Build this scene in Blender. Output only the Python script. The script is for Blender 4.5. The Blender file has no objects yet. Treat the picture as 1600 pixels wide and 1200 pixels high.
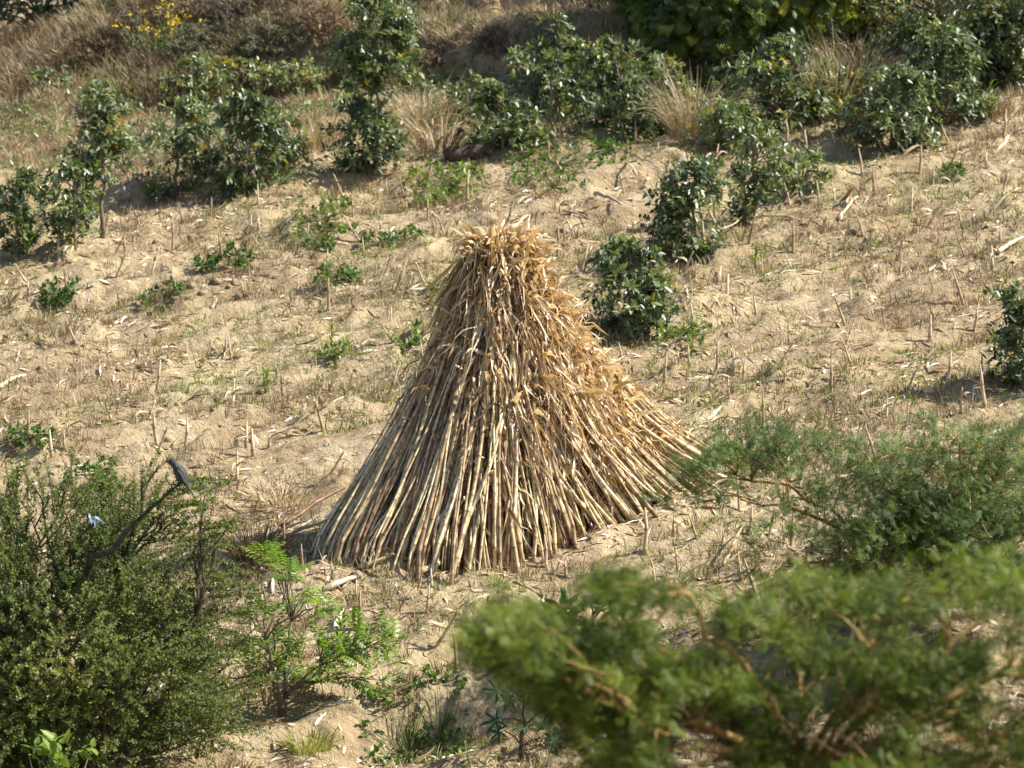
import bpy, math, random
import numpy as np

rng = np.random.default_rng(11)
random.seed(11)
C = bpy.context.scene.collection
PI = math.pi

# ------------------------------------------------------------------ camera numbers
F = 6850.0                      # focal length in photo pixels (1600 wide)
CAM = np.array([0.0, -32.0, 5.55])
PITCH = math.radians(8.0)

def ray(px, py):
    x = (px - 800.0) / F
    y = (600.0 - py) / F
    d = np.array([x, math.cos(PITCH) + y * math.sin(PITCH), -math.sin(PITCH) + y * math.cos(PITCH)])
    return d / d[1]             # unit step along world Y

# ------------------------------------------------------------------ noise
def _hash(ix, iy, seed):
    h = (ix.astype(np.int64) * 374761393 + iy.astype(np.int64) * 668265263 + seed * 1442695041) & 0xFFFFFFFF
    h = ((h ^ (h >> 13)) * 1274126177) & 0xFFFFFFFF
    h = h ^ (h >> 16)
    return (h & 0xFFFF) / 32767.5 - 1.0

def vnoise(x, y, seed=0):
    x = np.asarray(x, float); y = np.asarray(y, float)
    ix = np.floor(x); iy = np.floor(y)
    fx = x - ix; fy = y - iy
    ux = fx * fx * fx * (fx * (fx * 6 - 15) + 10); uy = fy * fy * fy * (fy * (fy * 6 - 15) + 10)
    a = _hash(ix, iy, seed); b = _hash(ix + 1, iy, seed); c = _hash(ix, iy + 1, seed); d = _hash(ix + 1, iy + 1, seed)
    return (a * (1 - ux) + b * ux) * (1 - uy) + (c * (1 - ux) + d * ux) * uy

def fbm(x, y, seed=0, octv=3):
    s = 0; a = 1.0; f = 1.0
    for k in range(octv):
        s = s + a * vnoise(x * f + 17.3 * k, y * f - 9.1 * k, seed + k)
        a *= 0.5; f *= 2.03
    return s

def sstep(t):
    t = np.clip(t, 0, 1)
    return t * t * (3 - 2 * t)

# ------------------------------------------------------------------ terrain height
def height(x, y):
    x = np.asarray(x, float); y = np.asarray(y, float)
    yc = np.clip(y, 0, 60)
    h = 0.09 * y + 0.0007 * yc * yc + np.where(y > 60, (y - 60) * 0.084, 0)
    h = h + 0.10 * np.clip(x, -12, 12) * (0.75 + 0.25 * np.exp(-(y / 15) ** 2))
    # low earth ledge in front of the stook
    yl = -4.35 + 0.16 * x + 0.25 * vnoise(x * 1.1, y * 0 + 3.3, 5)
    lm = sstep((x + 1.5) / 0.9)
    h = h - 0.2 * lm * (1 - sstep((y - yl) / 0.16)) * np.exp(-np.clip(yl - y, 0, 9) / 3.5)
    # upper banks
    ya = 18.9 - 0.35 * x + 0.5 * vnoise(x * 0.6, y * 0, 8)
    ma = sstep((x + 3.4) / 0.8) * (1 - sstep((x - 2.2) / 1.2))
    h = h + 0.46 * ma * sstep((y - ya - 0.10 * vnoise(x * 3.1, y * 0, 12)) / 0.22)
    yb = 20.75 - 0.2 * x + 0.3 * vnoise(x * 0.9, y * 0 + 1.7, 9) + 0.12 * vnoise(x * 3.3, y * 0, 13)
    mb = sstep((x + 1.9) / 0.8)
    h = h + 1.3 * mb * sstep((y - yb) / 0.35)
    yr = 14.1 + 0.1 * vnoise(x * 2, y * 0, 14)
    h = h + 0.16 * sstep((x - 4.5) / 0.6) * sstep((y - yr) / 0.2)
    # hummock at the upper left
    h = h + 1.35 * np.exp(-((x + 3.5) / 1.75) ** 2 - ((y - 22.7) / 2.0) ** 2)
    # field relief
    fld = np.exp(-(np.clip(np.abs(y - 5) - 11, 0, 99) / 4) ** 2)
    q = -x * 0.42 + y * 0.91
    h = h + fld * (0.085 + 0.03 * sstep((-x - 1) / 3)) * np.sin(2 * PI * (q / 0.95) + 1.6 * vnoise(x * 0.5, y * 0.5, 21)) * (0.6 + 0.5 * vnoise(x * 0.7, y * 0.7, 22))
    h = h + 0.085 * fbm(x * 0.8, y * 0.8, 30, 2)
    cl = fbm(x * 3.6, y * 3.6, 40, 3)
    h = h + 0.030 * cl + 0.055 * np.clip(cl - 0.35, 0, 1)
    return h

def h1(x, y):
    return float(height(np.array([x]), np.array([y]))[0])

def at(px, py):
    """ground point seen at photo pixel"""
    d = ray(px, py)
    t = np.arange(18, 95, 0.04)
    X = CAM[0] + d[0] * t; Y = CAM[1] + t; Z = CAM[2] + d[2] * t
    below = height(X, Y) > Z
    k = int(np.argmax(below)) if below.any() else len(t) - 1
    return np.array([X[k], Y[k], height(X[k:k + 1], Y[k:k + 1])[0]])

def space(px, py, dist):
    """point at depth dist behind a photo pixel"""
    d = ray(px, py)
    return CAM + d * dist

# ------------------------------------------------------------------ materials
def new_mat(name):
    m = bpy.data.materials.new(name); m.use_nodes = True
    nt = m.node_tree; nt.nodes.clear()
    return m, nt, nt.nodes, nt.links

def ramp(N, stops):
    r = N.new('ShaderNodeValToRGB')
    e = r.color_ramp.elements
    while len(e) < len(stops): e.new(0.5)
    for k, (p, c) in enumerate(stops):
        e[k].position = p; e[k].color = (*c, 1)
    return r

def leaf_mat(name, stops, rough=0.45, spec=0.5, trans=0.3, tcol=(1.0, 1.25, 0.45), noise=0.0):
    m, nt, N, L = new_mat(name)
    a = N.new('ShaderNodeAttribute'); a.attribute_name = 'tone'
    r = ramp(N, stops); L.new(a.outputs['Fac'], r.inputs[0])
    col = r.outputs[0]
    if noise > 0:
        tc = N.new('ShaderNodeTexCoord'); nz = N.new('ShaderNodeTexNoise'); nz.inputs['Scale'].default_value = 26
        nz.inputs['Detail'].default_value = 3
        L.new(tc.outputs['Object'], nz.inputs['Vector'])
        mp = N.new('ShaderNodeMapRange'); mp.inputs[1].default_value = 0.3; mp.inputs[2].default_value = 0.7
        mp.inputs[3].default_value = 1 - noise; mp.inputs[4].default_value = 1 + noise * 0.6
        L.new(nz.outputs[0], mp.inputs[0])
        mx = N.new('ShaderNodeMix'); mx.data_type = 'RGBA'; mx.blend_type = 'MULTIPLY'; mx.inputs[0].default_value = 1
        L.new(col, mx.inputs[6]); L.new(mp.outputs[0], mx.inputs[7]); col = mx.outputs[2]
    p = N.new('ShaderNodeBsdfPrincipled'); L.new(col, p.inputs['Base Color'])
    p.inputs['Roughness'].default_value = rough
    p.inputs['Specular IOR Level'].default_value = spec
    o = N.new('ShaderNodeOutputMaterial')
    if trans > 0:
        t = N.new('ShaderNodeBsdfTranslucent')
        mm = N.new('ShaderNodeMix'); mm.data_type = 'RGBA'; mm.blend_type = 'MULTIPLY'; mm.inputs[0].default_value = 1
        L.new(col, mm.inputs[6]); mm.inputs[7].default_value = (*tcol, 1)
        L.new(mm.outputs[2], t.inputs[0])
        ms = N.new('ShaderNodeMixShader'); ms.inputs[0].default_value = trans
        L.new(p.outputs[0], ms.inputs[1]); L.new(t.outputs[0], ms.inputs[2]); L.new(ms.outputs[0], o.inputs[0])
    else:
        L.new(p.outputs[0], o.inputs[0])
    return m

def ground_mat():
    m, nt, N, L = new_mat('sandy_soil')
    tc = N.new('ShaderNodeTexCoord')
    def nz(scale, detail=4, rough=0.6, off=0.0):
        n = N.new('ShaderNodeTexNoise'); n.inputs['Scale'].default_value = scale
        n.inputs['Detail'].default_value = detail; n.inputs['Roughness'].default_value = rough
        mp = N.new('ShaderNodeMapping'); mp.inputs['Location'].default_value = (off, off * 1.7, 0)
        L.new(tc.outputs['Object'], mp.inputs[0]); L.new(mp.outputs[0], n.inputs['Vector'])
        return n.outputs[0]
    def mix(a, b, f, mode='MIX'):
        x = N.new('ShaderNodeMix'); x.data_type = 'RGBA'; x.blend_type = mode
        for s, i in ((a, 6), (b, 7)):
            if isinstance(s, tuple): x.inputs[i].default_value = (*s, 1)
            else: L.new(s, x.inputs[i])
        if isinstance(f, float): x.inputs[0].default_value = f
        else: L.new(f, x.inputs[0])
        return x.outputs[2]
    def rng_(v, a, b):
        mp = N.new('ShaderNodeMapRange'); mp.inputs[1].default_value = a; mp.inputs[2].default_value = b
        L.new(v, mp.inputs[0]); return mp.outputs[0]
    sand = mix((0.435, 0.34, 0.20), (0.50, 0.40, 0.25), rng_(nz(0.45, 3), 0.35, 0.65))
    c = mix(sand, (0.32, 0.235, 0.135), rng_(nz(1.3, 7, 0.75, 4.0), 0.41, 0.60))
    c = mix(c, (0.19, 0.14, 0.08), rng_(nz(5.0, 7, 0.78, 9.0), 0.51, 0.63))
    c = mix(c, (0.60, 0.50, 0.34), rng_(nz(11.0, 5, 0.8, 2.0), 0.62, 0.74))
    c = mix(c, (0.17, 0.12, 0.07), rng_(nz(38.0, 3, 0.7, 5.0), 0.62, 0.72))
    p = N.new('ShaderNodeBsdfPrincipled'); p.inputs['Roughness'].default_value = 0.95
    p.inputs['Specular IOR Level'].default_value = 0.15
    L.new(c, p.inputs['Base Color'])
    ad = N.new('ShaderNodeMath'); ad.operation = 'MULTIPLY_ADD'
    L.new(nz(30, 5, 0.7), ad.inputs[0]); ad.inputs[1].default_value = 0.5; L.new(nz(9, 5, 0.7, 3.0), ad.inputs[2])
    b = N.new('ShaderNodeBump'); b.inputs['Strength'].default_value = 1.0; b.inputs['Distance'].default_value = 0.062
    L.new(ad.outputs[0], b.inputs['Height']); L.new(b.outputs[0], p.inputs['Normal'])
    o = N.new('ShaderNodeOutputMaterial'); L.new(p.outputs[0], o.inputs[0])
    return m

def wood_mat(name, c1, c2, scale=30, rough=0.85):
    m, nt, N, L = new_mat(name)
    tc = N.new('ShaderNodeTexCoord'); n = N.new('ShaderNodeTexNoise'); n.inputs['Scale'].default_value = scale
    n.inputs['Detail'].default_value = 4
    L.new(tc.outputs['Object'], n.inputs['Vector'])
    r = ramp(N, [(0.35, c1), (0.65, c2)]); L.new(n.outputs[0], r.inputs[0])
    p = N.new('ShaderNodeBsdfPrincipled'); p.inputs['Roughness'].default_value = rough
    p.inputs['Specular IOR Level'].default_value = 0.25
    L.new(r.outputs[0], p.inputs['Base Color'])
    b = N.new('ShaderNodeBump'); b.inputs['Strength'].default_value = 0.5; b.inputs['Distance'].default_value = 0.01
    L.new(n.outputs[0], b.inputs['Height']); L.new(b.outputs[0], p.inputs['Normal'])
    o = N.new('ShaderNodeOutputMaterial'); L.new(p.outputs[0], o.inputs[0])
    return m

G = lambda *a: a
M = {}
M['soil'] = ground_mat()
M['sapling'] = leaf_mat('glossy_green_leaf', [(0, (0.055, 0.075, 0.032)), (0.45, (0.155, 0.190, 0.078)), (0.85, (0.270, 0.300, 0.120)), (0.97, (0.17, 0.18, 0.03)), (1, (0.42, 0.28, 0.03))], 0.46, 1.0, 0.32)
M['tree_leaf'] = leaf_mat('drooping_green_leaf', [(0, (0.06, 0.09, 0.022)), (0.5, (0.14, 0.18, 0.032)), (0.92, (0.22, 0.25, 0.045)), (1, (0.40, 0.36, 0.03))], 0.4, 0.5, 0.35)
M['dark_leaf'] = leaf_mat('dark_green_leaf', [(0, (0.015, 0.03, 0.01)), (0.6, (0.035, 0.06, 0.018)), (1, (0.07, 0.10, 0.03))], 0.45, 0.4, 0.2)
M['shrub'] = leaf_mat('small_shrub_leaf', [(0, (0.060, 0.088, 0.020)), (0.5, (0.158, 0.188, 0.050)), (0.9, (0.26, 0.28, 0.085)), (1, (0.40, 0.34, 0.07))], 0.55, 0.45, 0.42)
M['acacia'] = leaf_mat('feathery_leaf', [(0, (0.050, 0.072, 0.010)), (0.5, (0.100, 0.135, 0.018)), (1, (0.20, 0.23, 0.035))], 0.5, 0.3, 0.36)
M['acacia_dark'] = leaf_mat('feathery_dark_leaf', [(0, (0.048, 0.078, 0.022)), (0.5, (0.105, 0.150, 0.038)), (1, (0.18, 0.23, 0.06))], 0.5, 0.35, 0.32)
M['bright'] = leaf_mat('bright_green_leaf', [(0, (0.08, 0.14, 0.022)), (0.5, (0.17, 0.25, 0.035)), (1, (0.30, 0.36, 0.055))], 0.45, 0.4, 0.45)
M['weed'] = leaf_mat('weed_leaf', [(0, (0.045, 0.085, 0.020)), (0.6, (0.11, 0.18, 0.035)), (1, (0.22, 0.25, 0.05))], 0.4, 0.5, 0.35)
M['castor'] = leaf_mat('castor_leaf', [(0, (0.030, 0.065, 0.030)), (1, (0.06, 0.11, 0.045))], 0.65, 0.3, 0.25)
M['straw'] = leaf_mat('dry_straw', [(0, (0.13, 0.075, 0.04)), (0.3, (0.38, 0.25, 0.125)), (0.65, (0.63, 0.48, 0.265)), (1, (0.80, 0.70, 0.50))], 0.36, 0.6, 0.36, (1.1, 0.92, 0.62), 0.2)
M['litter'] = leaf_mat('maize_litter', [(0, (0.13, 0.08, 0.045)), (0.3, (0.30, 0.20, 0.10)), (0.6, (0.55, 0.42, 0.25)), (1, (0.84, 0.75, 0.60))], 0.45, 0.5, 0.12, (1.1, 0.9, 0.6), 0.15)
M['dry_grass'] = leaf_mat('dry_grass', [(0, (0.23, 0.175, 0.11)), (0.5, (0.40, 0.32, 0.20)), (1, (0.60, 0.50, 0.34))], 0.65, 0.25, 0.25, (1.1, 0.95, 0.6))
M['brown_weed'] = leaf_mat('brown_dry_weed', [(0, (0.09, 0.065, 0.045)), (0.5, (0.21, 0.15, 0.09)), (1, (0.36, 0.27, 0.15))], 0.7, 0.2, 0.15, (1.1, 0.9, 0.6))
M['green_grass'] = leaf_mat('green_grass', [(0, (0.10, 0.11, 0.03)), (0.6, (0.21, 0.22, 0.065)), (1, (0.36, 0.33, 0.12))], 0.5, 0.4, 0.35)
M['grey_bush'] = leaf_mat('grey_heath', [(0, (0.10, 0.085, 0.07)), (0.5, (0.17, 0.155, 0.105)), (1, (0.22, 0.23, 0.12))], 0.7, 0.2, 0.2, (1, 1, 0.7))
M['yellow'] = leaf_mat('yellow_petal', [(0, (0.60, 0.38, 0.01)), (1, (0.80, 0.58, 0.02))], 0.5, 0.3, 0.3, (1, 1, 0.5))
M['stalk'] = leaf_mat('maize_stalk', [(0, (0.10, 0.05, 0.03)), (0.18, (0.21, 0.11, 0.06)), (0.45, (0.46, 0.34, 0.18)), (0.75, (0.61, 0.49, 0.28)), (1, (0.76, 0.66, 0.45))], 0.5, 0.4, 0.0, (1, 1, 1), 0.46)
M['stub'] = leaf_mat('stubble_stalk', [(0, (0.16, 0.095, 0.06)), (0.4, (0.34, 0.24, 0.14)), (1, (0.56, 0.45, 0.29))], 0.65, 0.3, 0.0, (1, 1, 1), 0.3)
M['bark'] = wood_mat('grey_brown_bark', (0.13, 0.10, 0.075), (0.25, 0.20, 0.15))
M['bark_ochre'] = wood_mat('ochre_bark', (0.16, 0.085, 0.035), (0.42, 0.27, 0.10), 22)
M['bark_dark'] = wood_mat('dark_bark', (0.045, 0.032, 0.024), (0.11, 0.08, 0.055))
M['dead_wood'] = wood_mat('weathered_wood', (0.28, 0.22, 0.17), (0.45, 0.37, 0.29))
M['feather'] = wood_mat('slate_feather', (0.022, 0.022, 0.024), (0.055, 0.056, 0.06), 60, 0.6)
M['beak'] = wood_mat('dark_horn', (0.02, 0.02, 0.02), (0.03, 0.03, 0.03), 20, 0.4)
M['plastic'] = leaf_mat('pale_blue_plastic', [(0, (0.30, 0.45, 0.62)), (1, (0.50, 0.64, 0.76))], 0.2, 0.7, 0.3, (1, 1, 1))

# ------------------------------------------------------------------ mesh building
class MB:
    def __init__(s): s.v = []; s.f = {}; s.t = []; s.n = 0
    def add(s, v, faces, tone):
        v = np.asarray(v, float).reshape(-1, 3); k = len(v)
        for f in faces:
            f = np.asarray(f, np.int64)
            if f.size == 0: continue
            s.f.setdefault(f.shape[1], []).append(f + s.n)
        tone = np.broadcast_to(np.asarray(tone, float), (k,)) if np.ndim(tone) == 0 else np.asarray(tone, float).reshape(-1)
        s.v.append(v); s.t.append(tone); s.n += k
    def build(s, name, mat, parent=None, smooth=True, loc=None):
        me = bpy.data.meshes.new(name)
        V = np.concatenate(s.v); T = np.concatenate(s.t)
        if loc is not None: V = V - np.asarray(loc)
        loops = []; starts = []; tot = 0
        for k, fl in s.f.items():
            f = np.concatenate(fl)
            loops.append(f.reshape(-1)); starts.append(tot + np.arange(len(f)) * k); tot += f.size
        loops = np.concatenate(loops); starts = np.concatenate(starts)
        me.vertices.add(len(V)); me.vertices.foreach_set('co', V.astype(np.float32).reshape(-1))
        me.loops.add(len(loops)); me.loops.foreach_set('vertex_index', loops.astype(np.int32))
        me.polygons.add(len(starts)); me.polygons.foreach_set('loop_start', starts.astype(np.int32))
        me.update(calc_edges=True)
        if smooth: me.polygons.foreach_set('use_smooth', np.ones(len(starts), bool))
        a = me.attributes.new('tone', 'FLOAT', 'POINT'); a.data.foreach_set('value', np.clip(T, 0, 1).astype(np.float32))
        me.materials.append(mat)
        me.validate()
        o = bpy.data.objects.new(name, me); C.objects.link(o)
        if parent is not None: o.parent = parent
        if loc is not None and parent is None: o.location = loc
        return o

def tag(o, label=None, cat=None, group=None, kind=None):
    if label: o['label'] = label
    if cat: o['category'] = cat
    if group: o['group'] = group
    if kind: o['kind'] = kind
    return o

def thing(name, label, cat, loc, group=None):
    o = bpy.data.objects.new(name, None); C.objects.link(o); o.empty_display_size = 0.1
    o.location = tuple(float(a) for a in loc)
    return tag(o, label, cat, group)

def nrm(a):
    return a / np.maximum(np.linalg.norm(a, axis=-1, keepdims=True), 1e-9)

def rand_dirs(n, zmin=-1.0):
    z = rng.uniform(zmin, 1, n); a = rng.uniform(0, 2 * PI, n); r = np.sqrt(np.maximum(0, 1 - z * z))
    return np.stack([r * np.cos(a), r * np.sin(a), z], 1)

def tubes(mb, P, R, k=5, tone=0.5, cap=True):
    """P (m,n,3) polylines, R (m,n) radii"""
    P = np.asarray(P, float); m, n, _ = P.shape
    R = np.broadcast_to(R, (m, n))
    T = np.gradient(P, axis=1); T = nrm(T)
    ref = np.where(np.abs(T[:, :1, 2:3]) > 0.9, np.array([[[1.0, 0, 0]]]), np.array([[[0, 0, 1.0]]]))
    A = nrm(np.cross(T, ref)); B = np.cross(T, A)
    ang = np.arange(k) * 2 * PI / k
    V = P[:, :, None, :] + R[:, :, None, None] * (A[:, :, None, :] * np.cos(ang)[None, None, :, None] + B[:, :, None, :] * np.sin(ang)[None, None, :, None])
    i = np.arange(n - 1)[:, None] * k; j = np.arange(k)[None, :]; j2 = (j + 1) % k
    q = np.stack([i + j, i + j2, i + k + j2, i + k + j], -1).reshape(-1, 4)
    base = (np.arange(m) * n * k)[:, None, None]
    faces = [(q[None] + base).reshape(-1, 4)]
    if cap:
        c = np.stack([np.arange(k)[::-1], (n - 1) * k + np.arange(k)])
        faces.append((c[None] + base).reshape(-1, k))
    if np.ndim(tone) == 2: tone = np.repeat(np.asarray(tone).reshape(-1), k)
    elif np.ndim(tone) == 1: tone = np.repeat(tone, n * k)
    mb.add(V, faces, tone)

def ribbons(mb, P, U, Nn, L, W, a0, a1, tw0=0.0, tw1=0.0, seg=6, tone=0.5, fold=0.0, crumple=0.0, tip=0.05, basew=0.5):
    """curved blades: start P, direction cos(a)U+sin(a)N with a running a0->a1"""
    m = len(P); L = np.broadcast_to(L, m); W = np.broadcast_to(W, m)
    a0 = np.broadcast_to(a0, m); a1 = np.broadcast_to(a1, m); tw0 = np.broadcast_to(tw0, m); tw1 = np.broadcast_to(tw1, m)
    t = np.linspace(0, 1, seg + 1)
    al = a0[:, None] + (a1 - a0)[:, None] * t
    if crumple: al = al + rng.normal(0, crumple, al.shape)
    D = np.cos(al)[..., None] * U[:, None] + np.sin(al)[..., None] * Nn[:, None]
    Q = -np.sin(al)[..., None] * U[:, None] + np.cos(al)[..., None] * Nn[:, None]
    step = (L / seg)[:, None, None]
    pos = P[:, None] + np.concatenate([np.zeros((m, 1, 3)), np.cumsum(D[:, :-1] * step, 1)], 1)
    Bv = nrm(np.cross(U, Nn))[:, None]
    ta = tw0[:, None] + (tw1 - tw0)[:, None] * t
    if crumple: ta = ta + rng.normal(0, crumple * 1.5, ta.shape)
    S = np.cos(ta)[..., None] * Bv + np.sin(ta)[..., None] * Q
    O = -np.sin(ta)[..., None] * Bv + np.cos(ta)[..., None] * Q
    prof = np.minimum(1, basew + (1 - basew) * t / 0.25) * np.maximum(tip, np.minimum(1, (1 - t) / 0.55) ** 0.8)
    w = (W[:, None] * prof)[..., None] * 0.5
    if fold > 0:
        V = np.stack([pos + S * w + O * w * fold, pos, pos - S * w + O * w * fold], 2); k = 3
    else:
        V = np.stack([pos + S * w, pos - S * w], 2); k = 2
    i = np.arange(seg)[:, None] * k; j = np.arange(k - 1)[None]
    q = np.stack([i + j, i + j + 1, i + k + j + 1, i + k + j], -1).reshape(-1, 4)
    base = (np.arange(m) * (seg + 1) * k)[:, None, None]
    tone = np.broadcast_to(tone, m)
    mb.add(V, [(q[None] + base).reshape(-1, 4)], np.repeat(tone, (seg + 1) * k))

# leaf templates: x along the leaf, y across, z up
BROAD = (np.array([(0, 0, 0), (.32, .44, .10), (.32, -.44, .10), (.72, .32, .04), (.72, -.32, .04), (.35, 0, 0), (.72, 0, -.05), (1, 0, -.16)]),
         [np.array([(0, 5, 1), (0, 2, 5), (6, 7, 3), (6, 4, 7)]), np.array([(5, 6, 3, 1), (5, 2, 4, 6)])])
SMALL = (np.array([(0, 0, 0), (.5, .5, .12), (1, 0, -.05), (.5, -.5, .12)]), [np.array([(0, 3, 2, 1)])])
def pinnate(pairs, plen, pw, droop=0.0, ang=60, x0=0.15):
    v = []; f = []
    for k in range(pairs):
        x = x0 + (1 - x0) * k / (pairs - 0.4)
        s = math.sin(PI * (0.18 + 0.72 * (k + .5) / pairs))
        for sg in (1, -1):
            a = math.radians(ang); L = plen * s
            c, d = math.cos(a), math.sin(a)
            b = len(v)
            v += [(x, 0, 0), (x + c * L * .5 - d * pw, sg * (d * L * .5 + c * pw), -droop * L * .35), (x + c * L, sg * d * L, -droop * L), (x + c * L * .5 + d * pw, sg * (d * L * .5 - c * pw), -droop * L * .35)]
            f.append((b, b + 1, b + 2, b + 3))
    v = np.array(v, float); v[:, 2] -= 0.18 * v[:, 0] ** 2
    return (v, [np.array(f)])
FEATHER = pinnate(5, 0.42, 0.055, 0.15)
PINNA = pinnate(5, 0.36, 0.075, 0.3)
DROOP = pinnate(6, 0.42, 0.05, 1.2, 62, 0.2)
def palmate(n=7):
    v = [(0.28, 0, 0.0)]; ring = []
    for k in range(n):
        a = math.radians(-145 + 290 * k / (n - 1)); L = 0.72 * (0.62 + 0.38 * math.cos(a / 2))
        c, s = math.cos(a), math.sin(a)
        for (r, off, z) in ((0.30 * L, -0.20, 0.0), (0.66 * L, -0.17, -.02), (L, 0, -.14), (0.66 * L, 0.17, -.02), (0.30 * L, 0.20, 0)):
            if r < 0.5 * L and off > 0 and k < n - 1: continue
            aa = a + (off * 1.15 if r < .5 * L else off)
            ring.append((0.28 + r * math.cos(aa), r * math.sin(aa), z))
    v += ring; m = len(ring)
    f = [(0, 1 + i, 2 + i) for i in range(m - 1)]
    return (np.array(v), [np.array(f)])
PALM = palmate()

def leaves(mb, tmpl, P, D, up, S, W=None, tone=0.5):
    """instances of a template: direction D, rough up vector, length S, width W"""
    V, F_ = tmpl; n = len(P)
    X = nrm(D); Z = nrm(up - X * np.sum(up * X, 1, keepdims=True)); Y = np.cross(Z, X)
    S = np.broadcast_to(S, n); W = S if W is None else np.broadcast_to(W, n)
    out = P[:, None] + V[None, :, 0:1] * (X * S[:, None])[:, None] + V[None, :, 1:2] * (Y * W[:, None])[:, None] + V[None, :, 2:3] * (Z * W[:, None])[:, None]
    k = len(V); base = (np.arange(n) * k)[:, None, None]
    mb.add(out, [(f[None] + base).reshape(-1, f.shape[1]) for f in F_], np.repeat(np.broadcast_to(tone, n), k))

def wands(ml, mw, P, D, L, n, tmpl, ll, lw=None, spread=1.0, fwd=0.5, lift=0.0, sag=0.2, r=0.003, tone=None, t0=0.1, upmix=0.6):
    """leafy twigs: m twigs of n leaves"""
    m = len(P); D = nrm(D); L = np.broadcast_to(L, m)
    t = np.sort(rng.uniform(t0, 1, (m, n)), 1); t[:, -1] = 1
    def path(tt): 
        p = P[:, None] + D[:, None] * (L[:, None] * tt)[..., None]
        p[..., 2] -= sag * L[:, None] * tt ** 2
        return p
    pos = path(t).reshape(-1, 3)
    DD = np.repeat(D, n, 0)
    rad = rand_dirs(m * n); rad = nrm(rad - DD * np.sum(rad * DD, 1, keepdims=True))
    ld = DD * fwd + rad * spread; ld[:, 2] += lift
    up = np.array([[0, 0, 1.0]]) * upmix + rand_dirs(m * n) * (1 - upmix)
    sz = ll * rng.uniform(0.65, 1.25, m * n)
    wd = None if lw is None else lw * rng.uniform(0.75, 1.2, m * n)
    if tone is None: tn = rng.uniform(0, 1, m * n)
    else: tn = np.repeat(tone, n) + rng.normal(0, 0.16, m * n)
    leaves(ml, tmpl, pos, ld, up, sz, wd, np.clip(tn, 0, 1))
    if mw is not None:
        tt = np.broadcast_to(np.linspace(0, 1, 4), (m, 4))
        tubes(mw, path(tt), np.broadcast_to(np.array([1, .8, .6, .3]) * r, (m, 4)), 4, 0.5)

def bent(a, b, n=6, sag=0.0, wob=0.05):
    a = np.asarray(a, float); b = np.asarray(b, float)
    t = np.linspace(0, 1, n)[:, None]
    p = a + (b - a) * t
    L = np.linalg.norm(b - a)
    w = rng.normal(0, wob * L, (n, 3)); w[0] = 0; w[-1] = 0
    p = p + w * 0.6; p[:, 2] += (sag * L * np.sin(PI * t))[:, 0]
    return p

def attach_branches(mw, limbs, targets, r_tip=0.004, r_base=0.012, lower=0.15, k=5, sag=0.08):
    """a branch from the nearest lower limb point to every target"""
    pts = np.concatenate([l for l in limbs])
    Ps = []
    for T in targets:
        d = np.linalg.norm(pts - T, axis=1) + np.clip(pts[:, 2] - T[2] + lower, 0, 9) * 3
        Ps.append(bent(pts[np.argmin(d)], T, 6, sag, 0.05))
    if Ps:
        tubes(mw, np.array(Ps), np.linspace(r_base, r_tip, 6)[None], k, 0.5)

# ------------------------------------------------------------------ ground sheet
def axis(lo, hi, fine_lo, fine_hi, stepf):
    a = list(np.arange(fine_lo, fine_hi, stepf)); s = stepf; v = fine_hi
    while v < hi: a.append(v); s *= 1.22; v += s
    a.append(hi); s = stepf; v = fine_lo - s; pre = []
    while v > lo: pre.append(v); s *= 1.22; v -= s
    pre.append(lo)
    return np.array(pre[::-1] + a)
gx = axis(-400, 400, -7.6, 7.6, 0.045)
gy = axis(-300, 900, -7.5, 26.5, 0.06)
X, Y = np.meshgrid(gx, gy)
Z = height(X, Y)
Z = np.where(Y > 120, Z, Z)
nx, ny = len(gx), len(gy)
mb = MB()
ii = (np.arange(ny - 1)[:, None] * nx + np.arange(nx - 1)[None]).reshape(-1)
mb.add(np.stack([X, Y, Z], -1), [np.stack([ii, ii + 1, ii + nx + 1, ii + nx], 1)], 0.5)
tag(mb.build('ground', M['soil']), kind='structure')

# ------------------------------------------------------------------ the maize stook
SX, SY = 0.07, 0.0
SZ = h1(SX, SY)
LEAN = np.array([-0.10, 0.0])        # drift of the axis per metre, towards the left
def axis_at(z): return np.array([SX, SY]) + np.clip(z, 0, 3)[..., None] * LEAN * 0.85
def rad_at(z): return np.interp(z, [0, .2, .45, .8, 1.2, 1.65, 2.1, 2.4], [1.38, 1.20, 1.01, .78, .53, .31, .165, .10])
def surf(phi, z, off=0.0):
    a = axis_at(z); r = np.maximum(rad_at(z) + off, 0.03)
    lump = 1 + 0.035 * np.sin(3 * phi + 1.0) + 0.03 * np.sin(7 * phi + 2.0)
    r = r * lump
    cx = r * np.cos(phi); cx = np.where(cx > 0, cx * (1 + 0.25 * np.clip(1 - z / 0.9, 0, 1) ** 1.5), cx * (1 - 0.05 * np.clip(1 - z / 0.9, 0, 1))); low = np.clip(1 - z / 1.6, 0, 1)
    return np.stack([a[..., 0] + cx, a[..., 1] + r * np.sin(phi) * (1 - 0.26 * low) + np.where(cx > 0, 0.80, 0.42) * cx * low, SZ + z], -1)

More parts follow.
